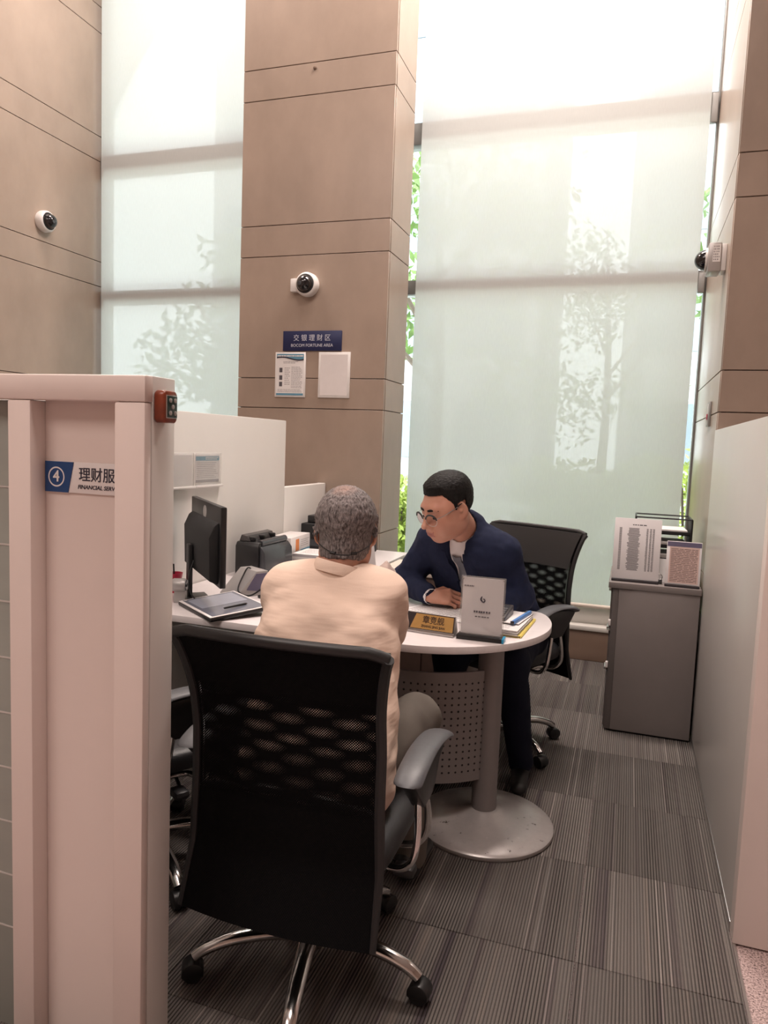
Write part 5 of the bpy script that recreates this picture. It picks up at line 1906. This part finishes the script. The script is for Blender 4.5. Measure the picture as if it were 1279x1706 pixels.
def wrinkle(V, F, amp, scale, seed, stretch=(1, 1, 1), calm=None):
    """soft folds pushed along the normals"""
    n = np.zeros_like(V)
    a = V[F[:, 2]] - V[F[:, 0]]
    b = V[F[:, 3]] - V[F[:, 1]]
    fn = np.cross(a, b)
    for i in range(4):
        np.add.at(n, F[:, i], fn)
    n /= np.maximum(np.linalg.norm(n, axis=1), 1e-12)[:, None]
    off = np.array([mnoise.noise(Vector((p[0] * stretch[0] * scale + seed, p[1] * stretch[1] * scale, p[2] * stretch[2] * scale))) for p in V])
    if calm:
        off = off * np.clip((calm - V[:, 2]) / 0.05, 0, 1)
    return V + n * (amp * off)[:, None]

# ---- the officer in the navy suit
J = dict(pelvis=(-0.50, 3.36, 0.575), chest=(-0.60, 3.15, 0.86), shR=(-0.785, 3.075, 1.005), shL=(-0.475, 2.985, 0.985),
         elR=(-0.935, 3.13, 0.805), wrR=(-0.765, 2.965, 0.780), elL=(-0.405, 3.06, 0.80), wrL=(-0.475, 2.87, 0.775),
         hipR=(-0.59, 3.36, 0.565), knR=(-0.66, 2.93, 0.555), anR=(-0.66, 3.00, 0.085),
         hipL=(-0.42, 3.34, 0.565), knL=(-0.41, 2.94, 0.545), anL=(-0.36, 3.06, 0.085))
HC = (-0.688, 2.865, 1.176)
HF = frame_of(HC, (-0.62, -0.72, -0.34), roll=math.radians(-3))
HS = 1.08
NB = (-0.628, 3.015, 1.045)
B1 = Field((-1.1, 2.55, 0.0), (-0.2, 3.55, 1.36), 0.0042)
torso(B1, J, -0.012)
B1.limb(NB, HF @ Vector((0, -0.028, -0.055)), 0.060, 0.058, 0.03)
arm(B1, J['shR'], J['elR'], J['wrR'], -0.010)
arm(B1, J['shL'], J['elL'], J['wrL'], -0.010)
leg(B1, J['hipR'], J['knR'], J['anR'], -0.012)
leg(B1, J['hipL'], J['knL'], J['anL'], -0.012)
foot(B1, J['anR'], (-0.15, -1, 0), -0.01)
foot(B1, J['anL'], (0.1, -1, 0), -0.01)
head(B1, HF, HS, True, 1.13)
hand(B1, J['wrR'], (0.96, 0.10, 0.05), (0.05, -0.66, 0.75), -1, (0.55, 0.95, 0.7), 1.05, 0.7)
hand(B1, J['wrL'], (-0.55, -0.80, 0.0), (-0.1, -0.2, 0.97), 1, (0.45, 0.6, 0.5), 1.0, 0.5)
V, F = B1.mesh()
V = relax(V, F, 1, 0.35)
ctr = V[F].mean(1)
inv = np.array(HF.inverted())
loc = (ctr @ inv[:3, :3].T + inv[:3, 3]) / HS
lips = (np.abs(loc[:, 0]) < 0.0235) & (loc[:, 2] < -0.0625) & (loc[:, 2] > -0.0825) & (loc[:, 1] > 0.088)
off = to_obj('person', V, F, [M_SKIN, M_LIPS], None, Matrix.Translation((-0.55, 3.1, 0)), lips.astype(int))
tag(off, 'person in a navy suit and glasses, leaning over papers at the desk', 'person')

def field_clone(src):
    f = Field(src.lo, src.lo + (src.n - 1) * src.h, src.h)
    return f

# jacket
JK = Field((-1.12, 2.6, 0.40), (-0.2, 3.62, 1.20), 0.006)
ax, up, fw = torso(JK, J, 0.020, 0.05)
arm(JK, J['shR'], J['elR'], J['wrR'], 0.017, 0.93, 0.03)
arm(JK, J['shL'], J['elL'], J['wrL'], 0.017, 0.93, 0.03)
mid = (np.array(J['shR']) + np.array(J['shL'])) / 2
JK.limb(mid - fw * 0.02 + ax * 0.06 + up * 0.035, mid - fw * 0.03 - ax * 0.06 + up * 0.035, 0.05, 0.05, 0.03)
# collar ring round the neck and the V opening
nk = np.array(NB)
JK.limb(nk - np.array((0, 0, 0.03)) - fw * 0.020, nk + up * 0.040 - fw * 0.020, 0.082, 0.072, 0.02)
JK.limb(nk + up * 0.012 - fw * 0.01 + ax * 0.03, lerp(mid, J['shL'], 0.85) + up * 0.012, 0.066, 0.060, 0.03)
JK.limb(nk + up * 0.012 - fw * 0.01 - ax * 0.03, lerp(mid, J['shR'], 0.85) + up * 0.012, 0.066, 0.060, 0.03)
hd = np.array(HF @ Vector((0, 0, -0.02)))
JK.limb(nk + fw * 0.0, hd, 0.067, 0.068, 0.006, cut=True)
X, Y, Z = JK.coords()
def vee(f, top, half, depth, y0, back):
    """wedge opening on the chest: in trunk coordinates (across, along up, forward)"""
    a = (X - mid[0]) * ax[0] + (Y - mid[1]) * ax[1] + (Z - mid[2]) * ax[2]
    b = (X - mid[0]) * up[0] + (Y - mid[1]) * up[1] + (Z - mid[2]) * up[2]
    c = (X - mid[0]) * fw[0] + (Y - mid[1]) * fw[1] + (Z - mid[2]) * fw[2]
    t = np.clip((b + depth) / (depth + top), 0, 1.2)
    d = np.maximum(np.abs(a - y0) - half * t, np.maximum(-(b + depth), back - c))
    return d
dV = vee(JK, 0.05, 0.036, 0.25, 0.0, 0.045)
JK.D = np.maximum(JK.D, -dV)
V, F = JK.mesh()
V = wrinkle(V, F, 0.006, 14, 3.0, (1, 1, 0.7))
V = wrinkle(V, F, 0.0035, 34, 9.0)
V = relax(V, F, 2, 0.4)
to_obj('suit_jacket', V, F, [M_NAVY], off)
# shirt front and collar
SF = Field((-1.0, 2.6, 0.55), (-0.3, 3.5, 1.20), 0.005)
torso(SF, J, 0.010, 0.05)
SF.limb(nk - up * 0.03, nk + up * 0.040 + fw * 0.004, 0.072, 0.067, 0.02)
SF.limb(nk + up * 0.02, np.array(HF @ Vector((0, -0.02, -0.05))), 0.0625, 0.062, 0.004, cut=True)
X, Y, Z = SF.coords()
SF.D = np.maximum(SF.D, vee(SF, 0.05, 0.085, 0.30, 0.0, -0.09))
V, F = SF.mesh()
to_obj('shirt', V, F, [M_SHIRTW], off)
for nm, wr, el in (('shirt_cuff', J['wrR'], J['elR']), ('shirt_cuff', J['wrL'], J['elL'])):
    cf = Field(np.array(wr) - 0.12, np.array(wr) + 0.12, 0.004)
    a_, b_ = lerp(wr, el, 0.20), lerp(wr, el, 0.0)
    cf.limb(a_, b_, 0.036, 0.034, 0.004)
    cf.limb(lerp(wr, el, 0.02), lerp(wr, el, -0.3), 0.031, 0.031, 0.002, cut=True)
    V, F = cf.mesh()
    to_obj(nm, V, F, [M_SHIRTW], off)
# tie, lying on the shirt front
def trunk(a, b, c):
    return mid + ax * a + up * b + fw * c
def front_at(fld, a, b):
    """forward reach of a garment at (across, along)"""
    for c in np.arange(0.26, -0.1, -0.003):
        p = trunk(a, b, c)
        i = np.round((p - fld.lo) / fld.h).astype(int)
        if np.all(i >= 0) and np.all(i < fld.n) and fld.D[tuple(i)] < 0:
            return c
    return 0.1
TF = Field((-1.0, 2.6, 0.55), (-0.3, 3.5, 1.20), 0.006)
torso(TF, J, 0.010, 0.05)
TF.limb(nk - up * 0.03, nk + up * 0.040 + fw * 0.004, 0.072, 0.067, 0.02)
bm = bmesh.new()
rows = []
for j in range(15):
    b = 0.030 - 0.025 * j
    hw = 0.022 if j == 0 else (0.018 if j == 1 else 0.019 + 0.0014 * j)
    cc = front_at(TF, 0.0, b) + 0.014 + (0.006 if j < 2 else 0)
    rows.append([bm.verts.new(trunk(-hw, b, cc - 0.006)), bm.verts.new(trunk(0, b, cc + 0.002)), bm.verts.new(trunk(hw, b, cc - 0.006))])
for a, b in zip(rows, rows[1:]):
    for i in range(2):
        bm.faces.new((a[i], a[i + 1], b[i + 1], b[i]))
r = bmesh.ops.extrude_face_region(bm, geom=list(bm.faces))
bmesh.ops.translate(bm, vec=tuple(-fw * 0.004), verts=[q for q in r['geom'] if isinstance(q, bmesh.types.BMVert)])
bmesh.ops.recalc_face_normals(bm, faces=bm.faces)
obj('tie', bm, M_GREYT, off, True)
# lapels: two turned-back flaps beside the opening
for s in (-1, 1):
    bm = bmesh.new()
    rows = []
    for j in range(13):
        t = j / 12
        b = 0.055 - 0.30 * t
        inner = 0.040 * (1 - t) + 0.002
        wdt = 0.010 + 0.052 * math.sin(PI * min(1, (1 - t) * 1.15) * 0.55)
        if t < 0.22:
            wdt *= 0.6 + 1.8 * t
        rw = []
        for q in range(5):
            a = s * (inner + wdt * q / 4)
            cc = front_at(JK, s * (inner + 0.012 + wdt * q / 4 * 0.9), b)
            rw.append(bm.verts.new(trunk(a, b, cc + 0.007 - 0.003 * (q == 4))))
        rows.append(rw)
    for a, b in zip(rows, rows[1:]):
        for i in range(4):
            bm.faces.new((a[i], a[i + 1], b[i + 1], b[i]))
    r = bmesh.ops.extrude_face_region(bm, geom=list(bm.faces))
    bmesh.ops.translate(bm, vec=tuple(-fw * 0.005), verts=[q for q in r['geom'] if isinstance(q, bmesh.types.BMVert)])
    bmesh.ops.recalc_face_normals(bm, faces=bm.faces)
    obj('lapel', bm, M_NAVY, off, True)
# badge on a blue lanyard inside the opening
bm = bmesh.new()
pts = [trunk(0.004, b, front_at(TF, 0, b) + 0.016) for b in (-0.16, -0.20, -0.24, -0.28)]
tube(bm, pts, 0.004, 6)
obj('lanyard', bm, M_TAG, off, True)
# trousers, shoes
TR = Field((-0.85, 2.7, 0.02), (-0.22, 3.55, 0.75), 0.007)
leg(TR, J['hipR'], J['knR'], J['anR'], 0.014)
leg(TR, J['hipL'], J['knL'], J['anL'], 0.014)
TR.limb(J['hipR'], J['hipL'], 0.115, 0.115, 0.04)
V, F = TR.mesh()
V = wrinkle(V, F, 0.005, 16, 1.0)
to_obj('trousers', V, F, [M_NTROUS], off)
for an, d in ((J['anR'], (-0.15, -1, 0)), (J['anL'], (0.1, -1, 0))):
    SH = Field(np.array(an) - (0.12, 0.22, 0.085), np.array(an) + (0.12, 0.1, 0.06), 0.005)
    foot(SH, an, d, 0.004)
    V, F = SH.mesh()
    V[:, 2] = np.maximum(V[:, 2], 0.002)
    to_obj('shoe', V, F, [M_SHOE], off)
# hair
def make_hair(HFm, sc, full, zline, thick, mtl, parent, seed, amp=0.004, nsc=90, h=0.0036, neck=None):
    c = np.array(HFm.translation)
    f = Field(c - 0.17, c + 0.19, h)
    head(f, HFm, sc, False, full)
    if neck is not None:
        f.limb(neck[0], neck[1], 0.060, 0.060, 0.03)
    iv = np.array(HFm.inverted())
    ax_ = [f.lo[i] + f.h * np.arange(f.n[i]) for i in range(3)]
    P = np.stack(np.meshgrid(*ax_, indexing='ij'), -1)
    Lc = (P @ iv[:3, :3].T + iv[:3, 3]) / sc
    x, y, z = Lc[..., 0], Lc[..., 1], Lc[..., 2]
    line = zline(np.abs(x), y)
    th = thick(x, y, z)
    # taper the hair to the skin at its edge
    edge = np.clip((z - line) / 0.03, 0, 1)
    d = f.D - th * sc * (0.25 + 0.75 * edge)
    d = np.maximum(d, (line - z) * sc)
    # keep off the ears
    ear = np.sqrt(((np.abs(x) - 0.086) / 0.016) ** 2 + ((y + 0.010) / 0.026) ** 2 + ((z + 0.004) / 0.036) ** 2) - 1
    d = np.maximum(d, -ear * 0.02)
    f.D = d.astype(np.float32)
    V, F = f.mesh()
    Lv = (V @ iv[:3, :3].T + iv[:3, 3])
    V = wrinkle(V, F, amp, nsc, seed)
    return to_obj('hair', V, F, [mtl], parent, HFm)
def zl_officer(x, y):
    front = 0.070 - 0.10 * np.clip(x - 0.045, 0, 0.03)
    side = np.where(y > 0.045, front, np.where(y > 0.022, 0.028 + (y - 0.022) / 0.023 * 0.040, np.where(y > 0.006, 0.004, np.where(y > -0.035, 0.026, -0.050))))
    return side
make_hair(HF, HS, 1.10, zl_officer, lambda x, y, z: 0.006 + 0.012 * np.clip((z - 0.02) / 0.08, 0, 1), M_HAIRB, off, 2.0, 0.0018, 130)
# brows, eyes, glasses in the head frame
def hobj(name, bm, m_, parent=off):
    bm.transform(HF @ Matrix.Scale(HS, 4))
    return obj(name, bm, m_, parent, True)
for s in (-1, 1):
    bm = bmesh.new()
    tube(bm, smooth_path([(s * 0.011, 0.0945, 0.0185), (s * 0.032, 0.0915, 0.0225), (s * 0.055, 0.076, 0.018)], 5), [0.0038 + 0.0016 * math.sin(PI * i / 10) - 0.0022 * (i / 10) ** 2 for i in range(11)], 8, flat=((0, 1, 0), 0.6))
    hobj('eyebrow', bm, M_HAIRB)
    bm = bmesh.new()
    bmesh.ops.create_uvsphere(bm, u_segments=16, v_segments=10, radius=0.0118)
    bm.transform(Matrix.Translation((s * 0.032, 0.0795, -0.0055)))
    ey = hobj('eye', bm, M_EYE)
    bm = bmesh.new()
    bmesh.ops.create_uvsphere(bm, u_segments=14, v_segments=8, radius=0.0058)
    bm.transform(Matrix.Translation((s * 0.032, 0.0870, -0.0085)))
    bm.transform(HF @ Matrix.Scale(HS, 4))
    ir = obj('iris', bm, M_IRIS, ey)
    ir.data.transform(off.matrix_basis.inverted())
gl = thing('spectacles', '', '', (0, 0, 0))
for k_ in ('label', 'category'):
    del gl[k_]
gl.parent = off
gl.matrix_basis = off.matrix_basis.inverted()
def gobj(name, bm, m_):
    bm.transform(HF @ Matrix.Scale(HS, 4))
    return obj(name, bm, m_, gl)
def rimpt(s, a):
    return (s * 0.0365 + 0.0275 * math.cos(a), 0.1115 - 0.012 * abs(s * 0.0365 + 0.0275 * math.cos(a)) / 0.06, -0.011 + 0.0225 * math.sin(a) * (1 if math.sin(a) < 0 else 0.92))
for s in (-1, 1):
    bm = bmesh.new()
    tube(bm, [rimpt(s, math.radians(8 + 164 * i / 18)) for i in range(19)], [0.0026 + 0.0010 * math.sin(PI * i / 18) for i in range(19)], 8)
    gobj('brow_bar', bm, M_BLACK)
    bm = bmesh.new()
    tube(bm, [rimpt(s, math.radians(172 + 196 * i / 20)) for i in range(21)], 0.0009, 6)
    gobj('rim', bm, M_STEEL)
    bm = bmesh.new()
    bm.faces.new([bm.verts.new(rimpt(s, 2 * PI * i / 24)) for i in range(24)])
    gobj('lens', bm, M_LENS)
    bm = bmesh.new()
    tube(bm, [(s * 0.064, 0.0985, -0.004), (s * 0.0755, 0.070, 0.002), (s * 0.0835, 0.025, 0.012), (s * 0.084, 0.004, 0.018)], 0.0013, 6)
    gobj('temple', bm, M_STEEL)
    bm = bmesh.new()
    tube(bm, [(s * 0.084, 0.012, 0.0165), (s * 0.083, -0.010, 0.022), (s * 0.081, -0.032, 0.008)], 0.0022, 6)
    gobj('temple_tip', bm, M_BLACK)
bm = bmesh.new()
tube(bm, [(-0.0105, 0.1095, -0.003), (0, 0.114, 0.0005), (0.0105, 0.1095, -0.003)], 0.0014, 6)
gobj('bridge', bm, M_STEEL)

# ---- the customer in the peach polo shirt
K = dict(pelvis=(-0.745, 1.755, 0.575), chest=(-0.800, 1.925, 0.83), shR=(-0.672, 2.03, 0.962), shL=(-0.965, 2.00, 0.962),
         elR=(-0.715, 2.24, 0.790), wrR=(-0.84, 2.45, 0.772), elL=(-1.020, 2.22, 0.790), wrL=(-0.90, 2.44, 0.772),
         hipR=(-0.655, 1.765, 0.555), knR=(-0.60, 2.20, 0.545), anR=(-0.60, 2.20, 0.085),
         hipL=(-0.835, 1.765, 0.555), knL=(-0.93, 2.18, 0.545), anL=(-0.95, 2.22, 0.085))
KC = (-0.805, 2.055, 1.150)
KF = frame_of(KC, (-0.30, 0.90, -0.20))
KS = 1.06
NK = (-0.812, 1.995, 0.995)
B2 = Field((-1.2, 1.55, 0.0), (-0.45, 2.75, 1.30), 0.0055)
# torso() expects the left shoulder on the forward-left side: the frame follows from shR and shL
torso(B2, K, -0.014)
B2.limb(NK, KF @ Vector((0, -0.030, -0.045)), 0.060, 0.060, 0.03)
arm(B2, K['shR'], K['elR'], K['wrR'], -0.004)
arm(B2, K['shL'], K['elL'], K['wrL'], -0.004)
leg(B2, K['hipR'], K['knR'], K['anR'], -0.012)
leg(B2, K['hipL'], K['knL'], K['anL'], -0.012)
foot(B2, K['anR'], (0.05, 1, 0), -0.01)
foot(B2, K['anL'], (-0.1, 1, 0), -0.01)
head(B2, KF, KS, True, 1.0)
hand(B2, K['wrR'], (-0.55, 0.83, 0.0), (0.1, 0.0, 1.0), -1, (0.35, 0.5, 0.4), 1.0, 0.4)
hand(B2, K['wrL'], (0.45, 0.88, 0.0), (-0.1, 0.0, 1.0), 1, (0.35, 0.5, 0.4), 1.0, 0.4)
V, F = B2.mesh()
V = relax(V, F, 1, 0.35)
ctr = V[F].mean(1)
inv = np.array(KF.inverted())
loc = (ctr @ inv[:3, :3].T + inv[:3, 3]) / KS
lips = (np.abs(loc[:, 0]) < 0.0235) & (loc[:, 2] < -0.0625) & (loc[:, 2] > -0.0825) & (loc[:, 1] > 0.088)
cus = to_obj('person', V, F, [M_SKIN2, M_LIPS], None, Matrix.Translation((-0.78, 1.9, 0)), lips.astype(int))
tag(cus, 'grey-haired person in a peach shirt, seated with back to the viewer', 'person')
PS = Field((-1.22, 1.55, 0.44), (-0.42, 2.45, 1.12), 0.006)
ax, up, fw = torso(PS, K, 0.016, 0.06)
mid = (np.array(K['shR']) + np.array(K['shL'])) / 2
arm(PS, K['shR'], K['elR'], K['wrR'], 0.018, 0.46, 0.03)
arm(PS, K['shL'], K['elL'], K['wrL'], 0.018, 0.46, 0.03)
# loose hem over the hips, trapezius and collar band
PS.limb(np.array(K['pelvis']) + np.array((0.10, -0.01, -0.045)), np.array(K['chest']) + np.array((0.08, 0, -0.05)), 0.115, 0.105, 0.06)
PS.limb(np.array(K['pelvis']) + np.array((-0.10, -0.01, -0.045)), np.array(K['chest']) + np.array((-0.08, 0, -0.05)), 0.115, 0.105, 0.06)
nk = np.array(NK)
kh = np.array(KF @ Vector((0, -0.030, -0.045)))
PS.limb(nk - np.array((0.055, 0.0, 0.02)), nk - np.array((0.13, 0.0, 0.048)), 0.05, 0.05, 0.05)
PS.limb(nk + np.array((0.055, 0.0, -0.02)), nk + np.array((0.13, 0.0, -0.048)), 0.05, 0.05, 0.05)
PS.limb(nk - np.array((0, 0, 0.03)), lerp(nk, kh, 0.12), 0.072, 0.0655, 0.03)
V, F = PS.mesh()
V = wrinkle(V, F, 0.012, 9, 5.0, (0.8, 0.8, 1.5), calm=1.03)
V = wrinkle(V, F, 0.004, 24, 2.0, (0.8, 0.8, 1.3), calm=1.03)
V = relax(V, F, 2, 0.4)
to_obj('polo_shirt', V, F, [M_PEACH], cus)
cdir = Vector(kh - nk).normalized()
cfr = frame_of(lerp(nk, kh, 0.30), (0, 1, 0))
cq = Vector((0, 0, 1)).rotation_difference(cdir).to_matrix().to_4x4()
bm = bmesh.new()
lathe(bm, [(0.0765, -0.022), (0.0765, -0.010), (0.0745, 0.008), (0.071, 0.012), (0.067, 0.006), (0.067, -0.022)], 40)
bm.transform(Matrix.Translation(lerp(nk, kh, 0.46)) @ cq)
obj('collar', bm, M_PEACH, cus, True)
TR = Field((-1.1, 1.6, 0.02), (-0.45, 2.4, 0.72), 0.007)
leg(TR, K['hipR'], K['knR'], K['anR'], 0.015)
leg(TR, K['hipL'], K['knL'], K['anL'], 0.015)
TR.limb(K['hipR'], K['hipL'], 0.105, 0.105, 0.04)
V, F = TR.mesh()
V = wrinkle(V, F, 0.008, 15, 1.0, (1, 1, 1))
V[:, 2] = np.where(V[:, 1] < 1.98, np.maximum(V[:, 2], 0.452), V[:, 2])
to_obj('trousers', V, F, [M_TROUS], cus)
for an, d in ((K['anR'], (0.05, 1, 0)), (K['anL'], (-0.1, 1, 0))):
    SH = Field(np.array(an) - (0.12, 0.1, 0.085), np.array(an) + (0.12, 0.22, 0.06), 0.005)
    foot(SH, an, d, 0.004)
    V, F = SH.mesh()
    V[:, 2] = np.maximum(V[:, 2], 0.002)
    to_obj('shoe', V, F, [M_SHOE], cus)
def zl_customer(x, y):
    return np.where(y > 0.055, 0.078, np.where(y > 0.02, 0.03, np.where(y > 0.0, -0.015, np.where(y > -0.035, 0.016, -0.086 + 0.30 * np.clip(x - 0.040, 0, 0.04)))))
make_hair(KF, KS, 1.0, zl_customer, lambda x, y, z: 0.005 + 0.008 * np.clip((z + 0.03) / 0.07, 0, 1), M_HAIRG, cus, 4.0, 0.0022, 90, neck=(nk, kh))
sp = thing('spectacle_cord', '', '', (0, 0, 0))
for k_ in ('label', 'category'):
    del sp[k_]
sp.parent = cus
sp.matrix_basis = cus.matrix_basis.inverted()
def sobj(name, bm, m_):
    bm.transform(KF @ Matrix.Scale(KS, 4))
    return obj(name, bm, m_, sp)
for s in (-1, 1):
    bm = bmesh.new()
    tube(bm, [(s * 0.078, 0.09, 0.0), (s * 0.083, 0.03, 0.012), (s * 0.082, -0.012, 0.024), (s * 0.079, -0.034, 0.004)], 0.0022, 6)
    sobj('temple', bm, M_BLACK)
    bm = bmesh.new()
    tube(bm, [(s * 0.022, -0.094, -0.070), (s * 0.036, -0.087, -0.068)], 0.0045, 8)
    sobj('cord_slider', bm, M_BLACK)
bm = bmesh.new()
tube(bm, smooth_path([(-0.081, -0.030, 0.005), (-0.072, -0.062, -0.040), (-0.030, -0.090, -0.069), (0, -0.097, -0.074), (0.030, -0.090, -0.069), (0.072, -0.062, -0.040), (0.081, -0.030, 0.005)], 6), 0.0016, 6)
sobj('cord', bm, M_BLACKM)
bm = bmesh.new()
for s in (-1, 1):
    tube(bm, [(s * 0.034 + 0.024 * math.cos(a), 0.108, -0.008 + 0.017 * math.sin(a)) for a in [2 * PI * i / 20 for i in range(21)]], 0.0014, 6)
tube(bm, [(-0.010, 0.108, -0.003), (0.010, 0.108, -0.003)], 0.0014, 6)
sobj('front_rim', bm, M_BLACK)
